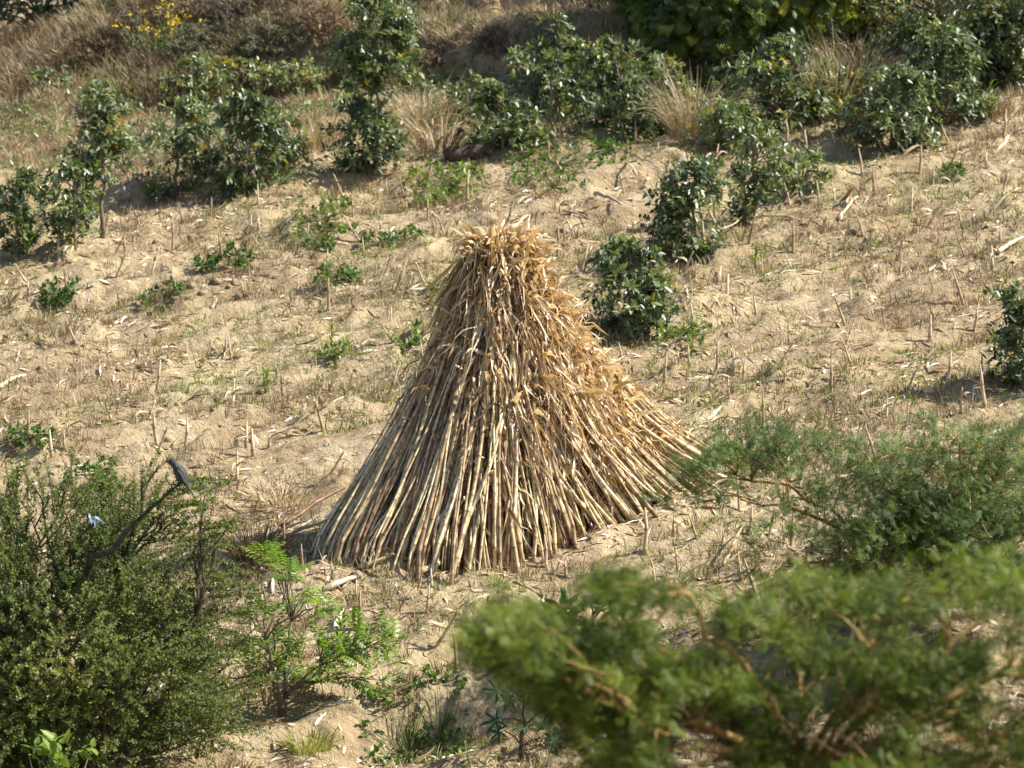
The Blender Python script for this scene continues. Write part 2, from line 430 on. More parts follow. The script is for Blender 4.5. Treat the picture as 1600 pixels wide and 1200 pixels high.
stook = thing('maize_stook', 'tall cone shaped stook of dry cut maize stalks standing in the field', 'stook', (SX, SY, SZ))
def make_stalk(mbx, phi0, off, ztop, r, rings, tone, twist, flare):
    # lower end on the ground
    p0 = surf(np.array(phi0), np.array(0.0), off)
    dirx = np.array([math.cos(phi0), math.sin(phi0)])
    p0 = p0[:2] + dirx * flare
    g = h1(p0[0], p0[1])
    ts = np.linspace(0, 1, rings)
    zz = (g - SZ) + (ztop - (g - SZ)) * ts
    ph = phi0 + twist * ts
    P = surf(ph, np.maximum(zz, 0.0), off)
    P[:, 2] = SZ + zz
    P[:, :2] += dirx * (flare * (1 - ts) ** 2)[:, None]
    sw = nrm(np.array([[-dirx[1], dirx[0]]]))[0]; P[:, :2] += sw * (rng.normal(0, .03) * np.sin(PI * ts) + rng.normal(0, .012) * np.sin(2 * PI * ts))[:, None]
    # a stalk is nearly straight: blend with its chord
    ch = P[0] + (P[-1] - P[0]) * ts[:, None]
    P = P * 0.72 + ch * 0.28
    w = np.cumsum(rng.normal(0, 0.0035, (rings, 3)), 0); w -= w[0] + (w[-1] - w[0]) * ts[:, None]
    P = P + w
    P[0, 2] = g - 0.01
    return P
allv = []
def stalk_mesh(mbx, P, r, tone, k=7):
    # rings at nodes: resample the polyline so that each node is a thick dark ring
    seg = np.linalg.norm(np.diff(P, axis=0), axis=1); s = np.concatenate([[0], np.cumsum(seg)]); Lt = s[-1]
    st = [0.0]; rr = [r * 0.9]; tt = [tone * 0.8]; x = rng.uniform(0.02, 0.1)
    while x < Lt - 0.03:
        st += [x - 0.012, x, x + 0.012, x + 0.03]; rr += [r * 0.98, r * 1.22, r * 1.02, r * 1.0]
        tt += [tone, tone * 0.35, tone * 0.85, tone + 0.1]
        x += rng.uniform(0.13, 0.22)
    st.append(Lt); rr.append(r * 0.6); tt.append(tone)
    st = np.maximum.accumulate(np.clip(st, 0, Lt)) + np.arange(len(st)) * 1e-5
    Q = np.stack([np.interp(st, s, P[:, i]) for i in range(3)], 1)
    taper = 1 - 0.45 * st / max(Lt, .1)
    tubes(mbx, Q[None], (np.array(rr) * taper)[None], k, np.array(tt)[None])

stalk_rest = MB(); n_parts = 0
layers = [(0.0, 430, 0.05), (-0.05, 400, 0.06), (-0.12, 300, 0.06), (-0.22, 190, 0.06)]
cands = []
for li, (off, cnt, jit) in enumerate(layers):
    for i in range(cnt):
        phi = 2 * PI * (i + rng.uniform(-.45, .45)) / cnt
        o = off + rng.normal(0, jit * 0.6)
        ztop = rng.uniform(1.2, 2.05) if li == 0 else rng.uniform(1.65, 2.1)
        r = rng.uniform(0.0085, 0.0185) if rng.random() < .5 else rng.uniform(.008, .012)
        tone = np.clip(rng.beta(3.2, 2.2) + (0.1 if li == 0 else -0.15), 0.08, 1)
        if rng.random() < 0.16: tone *= 0.35
        P = make_stalk(None, phi, o, ztop, r, 12, tone, rng.normal(0, 0.17), abs(rng.normal(0, 0.15)) - 0.06)
        face = -math.sin(phi) + 0.15 * math.cos(phi)
        cands.append((face * (1 if li == 0 else 0) + rng.uniform(0, .4) * (li == 0), P, r, tone, li))
# a few stray stalks leaning across the outside
for (ph0, z0, ph1, z1) in ((-2.25, .0, -1.95, 1.75), (-1.2, 0, -1.62, 1.2), (-1.9, 0.02, -1.5, 1.3), (-0.9, 0, -1.2, 1.1), (-1.05, 0, -0.75, 0.9), (-1.62, 0, -1.42, 1.9), (-1.35, 0, -1.45, 1.6)):
    t = np.linspace(0, 1, 12)
    P = surf(ph0 + (ph1 - ph0) * t, z0 + (z1 - z0) * t, 0.07)
    P[0, 2] = h1(P[0, 0], P[0, 1])
    cands.append((3, P, 0.018, 0.85, 0))
order = sorted(range(len(cands)), key=lambda i: -cands[i][0])
for rank, i in enumerate(order):
    f, P, r, tone, li = cands[i]
    if rank < 100:
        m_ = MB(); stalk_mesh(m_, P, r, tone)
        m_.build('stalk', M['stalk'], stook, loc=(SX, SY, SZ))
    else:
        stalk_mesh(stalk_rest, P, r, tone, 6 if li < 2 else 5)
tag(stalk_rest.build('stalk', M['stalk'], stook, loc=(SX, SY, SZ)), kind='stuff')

# dry leaves hanging on the stalks
dl = MB()
def stook_leaves(n, zlo, zhi, phimu, phisd, Ls, Ws, droop, up=True, off=0.03, tone=(0.2, 0.9)):
    z = rng.uniform(zlo, zhi, n)
    phi = rng.normal(phimu, phisd, n) if phisd < 5 else rng.uniform(0, 2 * PI, n)
    P = surf(phi, z, 0) ; outv = np.stack([np.cos(phi), np.sin(phi), np.zeros(n)], 1)
    P = P + outv * rng.uniform(-0.03, off, n)[:, None]
    Ut = nrm(np.stack([-0.5 * np.cos(phi), -0.5 * np.sin(phi), np.ones(n)], 1))
    side = np.cross(Ut, outv)
    k = rng.normal(0, 1.1, n)[:, None]
    Ut = nrm(Ut + side * rng.normal(0, .30, (n, 1)))
    Nv = nrm(outv + side * k)
    Nv = nrm(Nv - Ut * np.sum(Nv * Ut, 1, keepdims=True))
    L = rng.uniform(*Ls, n); W = rng.uniform(*Ws, n)
    if up:
        a0 = rng.uniform(-.1, 0.5, n); a1 = a0 + rng.uniform(*droop, n)
    else:
        Ut = nrm(-Ut + side * rng.normal(0, 0.36, (n, 1))); Nv = nrm(Nv - Ut * np.sum(Nv * Ut, 1, keepdims=True))
        a0 = rng.uniform(0.0, 0.35, n); a1 = a0 - rng.uniform(0, 0.6, n)
    tn = rng.uniform(*tone, n)
    ribbons(dl, P, Ut, Nv, L, W, a0, a1, rng.normal(0, 0.5, n), rng.normal(0, 2.0, n), 8, tn, 0.4, 0.27)
stook_leaves(90, 1.40, 1.98, 0, 9, (0.16, 0.34), (0.020, 0.042), (0.9, 3.4), tone=(.35, 1))
stook_leaves(90, 1.15, 1.98, -1.3, 0.8, (0.16, 0.40), (0.020, 0.044), (0.8, 3.2), tone=(0.3, 1))
stook_leaves(400, 0.75, 1.9, -0.40, 0.42, (0.16, 0.42), (0.024, 0.056), (0.8, 3.4), tone=(0.45, 1.0))  # right flank: paler tones put its sunlit look into the leaf colour
stook_leaves(230, 0.30, 1.0, -0.40, 0.38, (0.14, 0.40), (0.020, 0.048), (0.8, 3.0), tone=(.5, 1))  # lower right flank, sunlit side likewise painted in by tone
stook_leaves(1000, 1.0, 2.03, 0, 9, (0.2, 0.65), (0.010, 0.030), (0, 0), False, 0.02, (0.0, 1.0))
stook_leaves(800, 0.85, 2.0, -1.7, 0.75, (0.2, 0.65), (0.010, 0.030), (0, 0), False, 0.035, (0.0, 0.9))
stook_leaves(520, 0.55, 1.8, -0.42, 0.45, (0.2, 0.6), (0.010, 0.032), (0, 0), False, 0.05, (0.35, 1.0))  # hanging strips on the right, kept pale to imitate sun on that side
stook_leaves(560, 0.20, 1.2, -1.6, 0.95, (0.15, 0.5), (0.012, 0.030), (0, 0), False, 0.03, (0.0, 0.9))
stook_leaves(60, 0.15, 0.8, -1.2, 0.8, (0.14, 0.3), (0.012, 0.026), (1.0, 2.6), tone=(.4, 1))
stook_leaves(40, 0.8, 1.35, -1.75, 0.6, (0.2, 0.42), (0.03, 0.055), (1.2, 3.0), tone=(0.3, .95))
dl.build('dry_leaves', M['straw'], stook, loc=(SX, SY, SZ))['kind'] = 'stuff'
# ragged crest of leaf tips and tassels
dl = MB(); n = 330
z = rng.uniform(1.88, 2.06, n); phi = rng.uniform(0, 2 * PI, n)
P = surf(phi, z, 0); a = axis_at(z); c = np.stack([a[:, 0], a[:, 1], P[:, 2]], 1); P = c + (P - c) * rng.uniform(0.1, 1.1, n)[:, None]
U = nrm(np.stack([0.45 * np.cos(phi), 0.45 * np.sin(phi), np.ones(n)], 1) + rng.normal(0, .35, (n, 3)))
Nv = np.stack([np.cos(phi), np.sin(phi), np.zeros(n)], 1); Nv = nrm(Nv - U * np.sum(Nv * U, 1, keepdims=True))
ribbons(dl, P, U, Nv, rng.uniform(0.10, 0.28, n), rng.uniform(0.018, 0.048, n), rng.uniform(-.3, .4, n), rng.uniform(.8, 3.4, n), rng.normal(0, .6, n), rng.normal(0, 1.8, n), 8, rng.uniform(.3, 1, n), 0.4, 0.24)
dl.build('leaf_crest', M['straw'], stook, loc=(SX, SY, SZ))['kind'] = 'stuff'

# ------------------------------------------------------------------ saplings
def sapling(px, py, hpx, wpx, label, bare=0.12, dens=1.0, leaf=0.08, lean=0.0, mat='sapling', bushy=False, group='leafy saplings and bushes across the slope', name='sapling', tone=0.4, grd=None, cat='sapling', tmpl=BROAD, wfac=0.46, nl=9, shape=0.0):
    b = at(px, py) if grd is None else np.array(grd)
    d = b[1] - CAM[1]; s = d / F; H = hpx * s; W = wpx * s * (1.16 if bushy else 1.08)
    t = thing(name, label, cat, b, group)
    mw, ml = MB(), MB()
    top = b + np.array([lean * H, rng.normal(0, .05) * H, H * 0.92])
    tr = bent(b - np.array([0, 0, .04]), top, 9, 0, 0.02)
    tubes(mw, tr[None], np.linspace(0.014 + 0.009 * H, 0.005, 9)[None], 7, .5)
    nl_ = max(5, int(8 * dens))
    lob = []
    for k in range(nl_):
        u = (k + rng.uniform(.1, .9)) / nl_; az = rng.uniform(0, 2 * PI)
        lob.append((u, az, rng.uniform(.65, 1.25)))
    ncl = int(138 * dens * max(0.35, min(2.2, (H * W) / 0.55)))
    T = []; Dd = []; tn = []
    for k in range(ncl):
        if rng.random() < 0.82:
            u, az, lr = lob[rng.integers(nl_)]
            u = np.clip(u + rng.normal(0, .09), 0, 1); az = az + rng.normal(0, .42); rr = rng.uniform(.2, 1.05) * lr
        else:
            u = rng.uniform(0, 1); az = rng.uniform(0, 2 * PI); rr = math.sqrt(rng.random()) * .9
        prof = (0.40 + 0.60 * math.sin(PI * (0.12 + 0.74 * (u + shape * (1 - u)))))
        if bushy: prof = math.sqrt(max(0.05, 1 - (u * 0.95) ** 2.6)) * (0.75 + .25 * min(1, u / .25))
        z = bare + (1 - bare) * u
        ax = b + (top - b) * z
        rr *= prof * W * 0.5
        T.append(ax + np.array([math.cos(az) * rr, math.sin(az) * rr, 0])); T[-1][2] = b[2] + z * H * 0.95 + rng.normal(0, .02)
        T[-1][2] = max(T[-1][2], b[2] + 0.05)
        Dd.append((math.cos(az), math.sin(az), 0.55 + rng.normal(0, .4))); tn.append(tone + rng.normal(0, .26))
    T = np.array(T); Dd = np.array(Dd)
    sel = rng.choice(len(T), min(len(T), 26), replace=False)
    attach_branches(mw, [tr], T[sel], 0.003, 0.007, 0.1)
    wands(ml, ml, T - nrm(Dd) * 0.06, Dd, rng.uniform(.06, .22, len(T)), nl, tmpl, leaf, leaf * wfac, 1.0, 0.55, -0.1, 0.25, 0.0025, np.array(tn))
    mw.build('trunk', M['bark'], t, loc=b); ml.build('crown', M[mat], t, loc=b)
    return b

S = sapling
S(28, 402, 140, 80, 'round leafy sapling at the end of the row, half cut off by the photo edge', .05, 1.2, bushy=True)
S(118, 394, 140, 96, 'low glossy sapling between the edge sapling and the tall bare stemmed one')
S(160, 372, 245, 92, 'tall slim sapling with bare lower stem and leafy top', .42, 1.0)
S(275, 312, 165, 105, 'loose open sapling with gaps, casting shadow on bare sand', .02, .85)
S(392, 302, 155, 118, 'dense dark rounded bush with pale glinting leaves at its right', .0, 1.6, bushy=True, tone=.32)
S(592, 262, 285, 122, 'tallest slender sapling with long bare trunk and high crown', .45, 1.5, shape=.1)
S(572, 262, 110, 120, 'low leafy bush around the foot of the tallest sapling', .0, 1.6, bushy=True, tone=.3)
S(785, 240, 105, 135, 'spreading low bush beside the thin grey stick', .0, 1.5, bushy=True)
S(862, 228, 210, 60, 'thin grey upright sapling stem with very few leaves', .3, .45)
S(965, 212, 150, 160, 'wide silvery bush left of the pale grass clump', .0, 1.5, bushy=True, tone=.35)
S(1212, 196, 140, 165, 'broad frosty looking bush right of the pale grass clump', .0, 1.4, bushy=True, tone=.35)
S(1085, 398, 150, 112, 'silvery rounded sapling standing on bare sand above the lone bush', .0, 1.6, bushy=True, tone=.25)
S(1178, 345, 160, 92, 'upright sapling tucked close behind the silvery rounded sapling', .0, 1.2)
S(1255, 300, 68, 76, 'small low sapling beside a dark hole in the soil', .0, .9, bushy=True)
S(1392, 232, 132, 122, 'dark bush behind the young green maize plant', .0, 1.5, bushy=True, tone=.3)
S(1478, 196, 160, 130, 'tall dark bush between the maize plant bush and the shaded bank', .0, 1.4, bushy=True, tone=.3)
S(1572, 130, 130, 110, 'deep green bush on the bank at the right photo edge', .0, 1.4, bushy=True, tone=.25)
S(982, 518, 140, 135, 'lone dark bush standing just behind the stook shoulder', .0, 1.8, bushy=True, tone=.28)
S(1598, 610, 165, 105, 'dark sapling cut by the right photo edge above the acacia', .0, 1.6, tone=.25)
S(735, 190, 70, 60, 'small scrubby sapling on the grassy bank', .0, .7, bushy=True)
S(1010, 120, 70, 90, 'small bush under the drooping tree leaves', .0, 1.0, bushy=True)
S(380, 165, 75, 150, 'low green scrub at the foot of the grassy hummock', .0, 1.0, bushy=True, tone=.6, leaf=.07)
S(465, 155, 60, 120, 'low green scrub right of the hummock foot', .0, 1.0, bushy=True, tone=.6, leaf=.07)
S(305, 160, 70, 110, 'low green scrub under the yellow flowers', .0, 1.0, bushy=True, tone=.6, leaf=.07)
S(85, 150, 45, 70, 'dark low scrub beside the sandy path', .0, 1.2, bushy=True, tone=.3, leaf=.07)
S(1460, 120, 90, 120, 'olive bush with yellowing leaves by the tall straw grass', .0, 1.2, bushy=True, tone=.7)
S(1035, 205, 120, 110, 'loose green bush beside the pale grass clump', .0, 1.1, bushy=True, tone=.6)
S(1180, 130, 100, 130, 'yellow green bush behind the broad frosty bush', .0, 1.2, bushy=True, tone=.8)
S(1285, 190, 90, 90, 'pale leaved bush right under the tall straw grass', .0, 1.0, bushy=True, tone=.55)
S(1535, 130, 110, 110, 'silvery bush between the tall dark bush and the edge bush', .0, 1.3, bushy=True, tone=.4)
S(1415, 150, 120, 110, 'greyish bush behind the dark bush of the maize plant', .0, 1.2, bushy=True, tone=.5)
S(445, 265, 90, 60, 'thin yellow green bush right of the dense dark rounded bush', .0, .8, bushy=True, tone=.8)
S(540, 140, 60, 60, 'dark low bush under the tallest sapling crown, left side', .0, 1.3, bushy=True, tone=.25)
S(905, 170, 110, 120, 'mid green bush filling the gap left of the wide silvery bush', .0, 1.3, bushy=True, tone=.7)
S(1140, 240, 80, 120, 'low grey green bush in front of the broad frosty bush', .0, 1.2, bushy=True, tone=.6)
S(1330, 190, 80, 90, 'olive bush between the tall straw grass and the dark bush', .0, 1.2, bushy=True, tone=.75)
S(835, 165, 90, 90, 'thin leafy bush behind the grey stick', .0, .9, bushy=True)
S(1130, 150, 80, 90, 'leafy bush between the two silvery wide bushes', .0, 1.0, bushy=True, tone=.55)
S(1310, 215, 60, 70, 'small sparse bush beside the straw grass', .0, .9, bushy=True, tone=.55)

for (px, py, h, w_, lab, m_n, tn) in (
        (150, 98, 40, 110, 'brownish low scrub at the left foot of the grassy hummock', 'brown_weed', .3),
        (215, 70, 50, 90, 'grey scrub beside the yellow flowers on the hummock', 'grey_bush', .3),
        (300, 95, 55, 110, 'grey green scrub below the yellow flowers', 'grey_bush', .7),
        (355, 60, 55, 110, 'dark grey scrub in the middle of the hummock', 'grey_bush', .2),
        (420, 88, 60, 110, 'ashy green scrub on the right face of the hummock', 'grey_bush', .8),
        (470, 48, 50, 110, 'purplish brown scrub high on the right of the hummock', 'brown_weed', .25),
        (400, 30, 50, 120, 'grey scrub on the hummock crest', 'grey_bush', .5),
        (510, 80, 45, 80, 'brown scrub between the hummock and the tallest sapling', 'brown_weed', .4),
        (300, 40, 45, 100, 'pale brown scrub under the hummock crest', 'brown_weed', .7),
        (690, 100, 40, 90, 'dry brown scrub hanging over the bank edge', 'brown_weed', .3),
        (780, 95, 45, 90, 'dark dry scrub on the bank behind the grey stick', 'brown_weed', .15)):
    S(px, py, h, w_, lab, .0, 1.5, bushy=True, mat=m_n, tone=tn, leaf=.05, wfac=.28, nl=14, group='scrub on the hummock and bank', name='scrub', cat='scrub')

# ------------------------------------------------------------------ trees along the upper edge
def big_tree(px, py, hm, wm, label, mat, tmpl, leaf, ncl, name='tree', zlo=.1, tone=.5, nl=8, bark='bark', dy=0.0, lw=None, sag=.5, lift=-.5):
    b = at(px, py); b = np.array([b[0], b[1] + dy, h1(b[0], b[1] + dy)])
    t = thing(name, label, 'tree', b, 'trees along the upper edge of the field')
    mw, ml = MB(), MB()
    top = b + np.array([rng.normal(0, .1), 0, hm * .85])
    tr = bent(b - np.array([0, 0, .1]), top, 9, 0, .03)
    tubes(mw, tr[None], np.linspace(.05 + .02 * hm, .015, 9)[None], 8, .5)
    limbs = [tr]
    T = []; Dd = []; tn = []
    for k in range(ncl):
        v = rand_dirs(1)[0] * rng.uniform(.45, 1) ** .6
        T.append(b + np.array([v[0] * wm / 2, v[1] * wm / 2, hm * (zlo + (1 - zlo) * (.5 + .5 * v[2]))]))
        Dd.append((v[0], v[1] - .2, .25)); tn.append(tone + rng.normal(0, .22))
    T = np.array(T); Dd = np.array(Dd)
    attach_branches(mw, limbs, T[:60], .006, .022, .3)
    wands(ml, mw, T, Dd + rng.normal(0, .3, Dd.shape), rng.uniform(.15, .35, len(T)), nl, tmpl, leaf, lw, .9, .6, lift, sag, .005, np.array(tn))
    mw.build('trunk', M[bark], t, loc=b); ml.build('crown', M[mat], t, loc=b)
big_tree(1010, 128, 1.6, 1.2, 'drooping leaf tree at the left end of the upper tree line', 'tree_leaf', DROOP, .20, 230, dy=.5, tone=.35, zlo=.25)
big_tree(1120, 145, 1.9, 1.5, 'drooping leaf tree with a pale bare slanting branch', 'tree_leaf', DROOP, .20, 360, dy=.5, tone=.45, zlo=.25)
big_tree(1240, 140, 1.9, 1.3, 'bright green drooping tree left of the dark gap', 'tree_leaf', DROOP, .19, 320, dy=.4, tone=.65, zlo=.25)
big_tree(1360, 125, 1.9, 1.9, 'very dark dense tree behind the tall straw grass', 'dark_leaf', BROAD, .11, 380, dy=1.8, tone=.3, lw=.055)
big_tree(1475, 120, 1.5, 1.4, 'olive tree with yellow leaves right of the dark dense tree', 'sapling', BROAD, .09, 330, dy=.3, tone=.75, lw=.045)
big_tree(1585, 130, 1.7, 1.5, 'dark green tree in the upper right corner', 'sapling', BROAD, .09, 380, dy=.3, tone=.4, lw=.045)
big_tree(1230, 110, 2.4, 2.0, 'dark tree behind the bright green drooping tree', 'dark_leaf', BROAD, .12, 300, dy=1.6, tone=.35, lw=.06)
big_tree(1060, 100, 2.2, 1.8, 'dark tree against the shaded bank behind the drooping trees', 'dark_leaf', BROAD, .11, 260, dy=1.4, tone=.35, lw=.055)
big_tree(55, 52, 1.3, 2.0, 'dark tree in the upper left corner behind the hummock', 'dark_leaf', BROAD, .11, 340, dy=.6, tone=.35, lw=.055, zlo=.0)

# ------------------------------------------------------------------ generic tufts
def tuft_mesh(mbx, b, n, Lr, Wr, spread, tone, curl=(0.3, 1.4), rad=0.05, seg=5, lean=(0, 0)):
    phi = rng.uniform(0, 2 * PI, n); rr = rad * np.sqrt(rng.random(n))
    P = np.stack([b[0] + rr * np.cos(phi), b[1] + rr * np.sin(phi), np.full(n, b[2] - .01)], 1)
    outv = np.stack([np.cos(phi), np.sin(phi), np.zeros(n)], 1)
    U = nrm(np.array([[lean[0], lean[1], 1.0]]) + outv * rng.uniform(0, spread, n)[:, None])
    Nv = nrm(outv - U * np.sum(outv * U, 1, keepdims=True))
    ribbons(mbx, P, U, Nv, rng.uniform(*Lr, n), rng.uniform(*Wr, n), np.zeros(n), rng.uniform(*curl, n), rng.normal(0, .8, n), rng.normal(0, 1.2, n), seg, np.clip(rng.normal(tone, .22, n), 0, 1))

def tuft(px, py, hpx, wpx, n, label, mat='dry_grass', name='grass_tuft', tone=.5, curl=(.2, 1.3), spread=.45, W=(.006, .012), cat='grass tuft', group='grass tufts on the slope', lean=(0, 0)):
    b = at(px, py); s = (b[1] - CAM[1]) / F; m_ = MB()
    tuft_mesh(m_, b, n, (hpx * s * .45, hpx * s * 1.15), W, spread, tone, curl, wpx * s * .4, 6, lean)
    return tag(m_.build(name, M[mat], loc=b), label, cat, group)
tuft(1085, 215, 125, 110, 460, 'pale straw grass clump between the two silvery bushes', lean=(.1, 0), curl=(.5, 2.2), W=(.004, .008), tone=.45)
tuft(1310, 180, 150, 120, 620, 'tall straw grass with nodding heads before the dark tree', tone=.5, curl=(.6, 2.4), lean=(.2, 0), W=(.004, .008))
tuft(1350, 150, 120, 110, 380, 'straw grass leaning into the olive bush', tone=.65, curl=(.6, 2.4), lean=(.35, 0), W=(.004, .008))
tuft(660, 200, 90, 140, 260, 'matted dry grass on the bank right of the tallest sapling', tone=.45, curl=(.5, 2.3))
tuft(690, 240, 80, 110, 200, 'fine dry grass beside the orange dead branch', tone=.45, curl=(.5, 2.3))
tuft(500, 235, 70, 90, 200, 'pale dry grass between the dense bush and the tallest sapling', tone=.6)
tuft(630, 110, 60, 60, 90, 'yellowish grass hanging by the tallest sapling crown', mat='green_grass', tone=.9)
tuft(18, 80, 62, 80, 420, 'round brown dry bush on the path below the corner tree', mat='brown_weed', tone=.6, spread=1.6, curl=(.0, .6))
tuft(482, 1180, 45, 90, 200, 'yellowish grass tuft at the bottom edge beside the big shrub', mat='green_grass', tone=.9, spread=1.0)
tuft(400, 872, 62, 95, 420, 'dark brown dry tuft in the stook shadow', mat='brown_weed', tone=.15, spread=1.5, curl=(.0, .7))
tuft(420, 1090, 60, 120, 160, 'thin dry grass under the young feathery shrub', tone=.6, spread=.9)
tuft(440, 790, 50, 130, 160, 'faded dry grass left of the stook foot', tone=.7, spread=.9)
tuft(1500, 175, 40, 160, 200, 'grey brown dry grass at the foot of the shaded bank', mat='brown_weed', tone=.7, spread=1.0)
tuft(1575, 180, 40, 120, 160, 'grey brown dry grass in the shade at the right edge', mat='brown_weed', tone=.7, spread=1.0)

# hummock and bank cover: uncountable
def cover(name, mat, n_clumps, zone, blades, Lr, Wr, tone, curl=(.2, 1.4), spread=.9, rad=.06):
    m_ = MB(); k = 0; tries = 0
    while k < n_clumps and tries < n_clumps * 30:
        tries += 1
        x, y = zone()
        if x is None: continue
        tuft_mesh(m_, (x, y, h1(x, y)), blades, Lr, Wr, spread, tone + rng.normal(0, .12), curl, rad, 4)
        k += 1
    return tag(m_.build(name, M[mat]), kind='stuff')
def z_hump():
    x = rng.normal(-3.5, 1.5); y = rng.normal(21.4, 1.5)
    return (x, y) if 18.7 < y < 25 and -7.5 < x < -.6 else (None, None)
cover('dry_grass', 'dry_grass', 1900, z_hump, 18, (.12, .34), (.006, .014), .35)
def z_hump3():
    x = rng.normal(-3.0, 1.3); y = rng.normal(21.2, 1.5)
    return (x, y) if 18.9 < y < 25 and -5.5 < x < -.6 and vnoise(x * 1.6, y * 1.3, 301) > .12 else (None, None)
cover('hummock_scrub', 'shrub', 700, z_hump3, 22, (.06, .22), (.016, .032), .35, (.0, 1.2), 1.6, .12)
def z_hump4():
    x = rng.normal(-3.6, 1.6); y = rng.normal(21.0, 1.6)
    return (x, y) if 18.6 < y < 25 and -7 < x < -.6 and vnoise(x * 1.4, y * 1.2, 305) > .1 else (None, None)
cover('brown_scrub', 'brown_weed', 700, z_hump4, 22, (.10, .34), (.008, .016), .3, (.0, 1.2), 1.4, .1)
def z_hump2():
    x = rng.normal(-2.6, 1.1); y = rng.normal(21.4, 1.4)
    return (x, y) if 18.9 < y < 25 and -4.8 < x < -.4 and vnoise(x * 1.5, y * 1.2, 303) > -.15 else (None, None)
cover('grey_undergrowth', 'grey_bush', 1300, z_hump2, 20, (.10, .30), (.010, .022), .5, (.0, .8), 1.2)
def z_bank():
    x = rng.uniform(-3.4, 2.4); y = 18.7 - .30 * x + abs(rng.normal(0, 1.5)) - .25
    return (x, y)
cover('bank_grass', 'dry_grass', 1900, z_bank, 12, (.10, .28), (.006, .012), .5)
def z_left():
    x = rng.uniform(-7, -2.0); y = rng.uniform(11.5, 19.5)
    return (x, y) if vnoise(x * .6, y * .6, 77) > -.25 and y > 12.6 + .5 * (x + 7) * .3 else (None, None)
cover('slope_grass', 'dry_grass', 1500, z_left, 12, (.08, .26), (.005, .011), .4)

def low_cover():
    m_ = MB(); n = 7500
    y = rng.uniform(11.8, 19.5, n); x = rng.uniform(-6.6, 6.6, n)
    front = np.where(x < -1.8, 12.2 + (x + 6.5) * .62, np.where(x < 2, 15.4, 15.0 + .05 * x))
    k = (y > front) & (np.abs(x) < (y + 32) * 800 / F + .4) & (fbm(x * .9, y * .9, 201, 3) > np.where(x < -1.5, .15, -.45))
    x, y = x[k], y[k]; n = len(x)
    P = np.stack([x, y, height(x, y) + rng.uniform(.0, .16, n)], 1)
    wands(m_, None, P, rand_dirs(n, .1), rng.uniform(.06, .16, n), 7, BROAD, .06, .03, 1, .5, .2, .2, .002, .5 + .3 * vnoise(x, y, 205))
    tag(m_.build('undergrowth', M['sapling']), kind='stuff')
low_cover()

# ------------------------------------------------------------------ field litter and small weeds (uncountable)
def wedge(n, y0=-8.5, y1=19.0, margin=.6):
    """points spread evenly over the visible field"""
    out = []
    while len(out) < n:
        y = rng.uniform(y0, y1, n); x = rng.uniform(-6.6, 6.6, n)
        ok = np.abs(x) < (y + 32) * 800 / F + margin
        out += list(zip(x[ok], y[ok]))
    p = np.array(out[:n]); return p[:, 0], p[:, 1]

def scatter_litter():
    m_ = MB()
    x, y = wedge(110000)
    dens = .5 + .5 * fbm(x * 1.5, y * 1.5, 55, 4)
    cx = x - SX
    r = np.hypot(cx / np.where(cx > 0, 1.27, 1), (y - SY - np.where(cx > 0, .63, .42) * cx) / .74)
    keep = (rng.random(len(x)) < np.clip(np.clip(dens * 1.9 - .55, 0, 1) * (.62 + .38 * np.sin(2 * PI * (-x * .42 + y * .91) / .95)) + .07 + .9 * np.exp(-((r - 1.5) / .22) ** 2), 0.03, 1)) & (r > 1.2)
    x, y = x[keep], y[keep]; n = len(x)
    z = height(x, y)
    a = rng.normal(.35, .75, n)
    U = np.stack([np.cos(a), np.sin(a), rng.normal(0, .12, n)], 1)
    e = .08
    U[:, 2] += (height(x + U[:, 0] * e, y + U[:, 1] * e) - z) / e
    U = nrm(U); Nv = nrm(np.array([[0, 0, 1.0]]) - U * U[:, 2:3])
    size = rng.gamma(1.5, .042, n).clip(.018, .42)
    P = np.stack([x, y, z + .010], 1)
    ribbons(m_, P, U, Nv, size, np.minimum(.034, rng.uniform(.006, .026, n) * (.5 + size / .2)), rng.uniform(.0, .35, n), rng.uniform(-.7, .25, n), rng.normal(0, .6, n), rng.normal(0, 1.0, n), 4, np.clip(rng.beta(1.1, 1.1, n), 0, 1), 0, .10)
    tag(m_.build('straw_litter', M['litter']), kind='stuff')
scatter_litter()

def scatter_clods():
    m_ = MB(); x, y = wedge(4500)
    k = fbm(x * 1.1, y * 1.1, 88, 3) > .0; x, y = x[k], y[k]; n = len(x)
    k8 = np.array([(0, 0, 1.0), (1, 0, .25), (.5, .85, .2), (-.5, .85, .3), (-1, 0, .2), (-.5, -.85, .28), (.5, -.85, .2), (.9, .3, -.5), (0, .95, -.5), (-.9, .3, -.5), (-.6, -.8, -.5), (.6, -.8, -.5)])
    f = [(0, i, i % 6 + 1) for i in range(1, 7)]; g = [(1, 7, 2), (2, 7, 8), (2, 8, 3), (3, 8, 9), (3, 9, 4), (4, 9, 5), (9, 10, 5), (5, 10, 6), (10, 11, 6), (6, 11, 1), (11, 7, 1)]
    S = rng.gamma(1.6, .010, n).clip(.006, .06)[:, None, None]
    V = k8[None] * (1 + rng.normal(0, .22, (n, 12, 3))) * S * np.array([1, 1, .75])
    V = V + np.stack([x, y, height(x, y)], 1)[:, None]
    F_ = np.array(f + g)[None] + (np.arange(n) * 12)[:, None, None]
    m_.add(V, [F_.reshape(-1, 3)], .5)
    tag(m_.build('clods', M['soil'], smooth=False), kind='stuff')
scatter_clods()

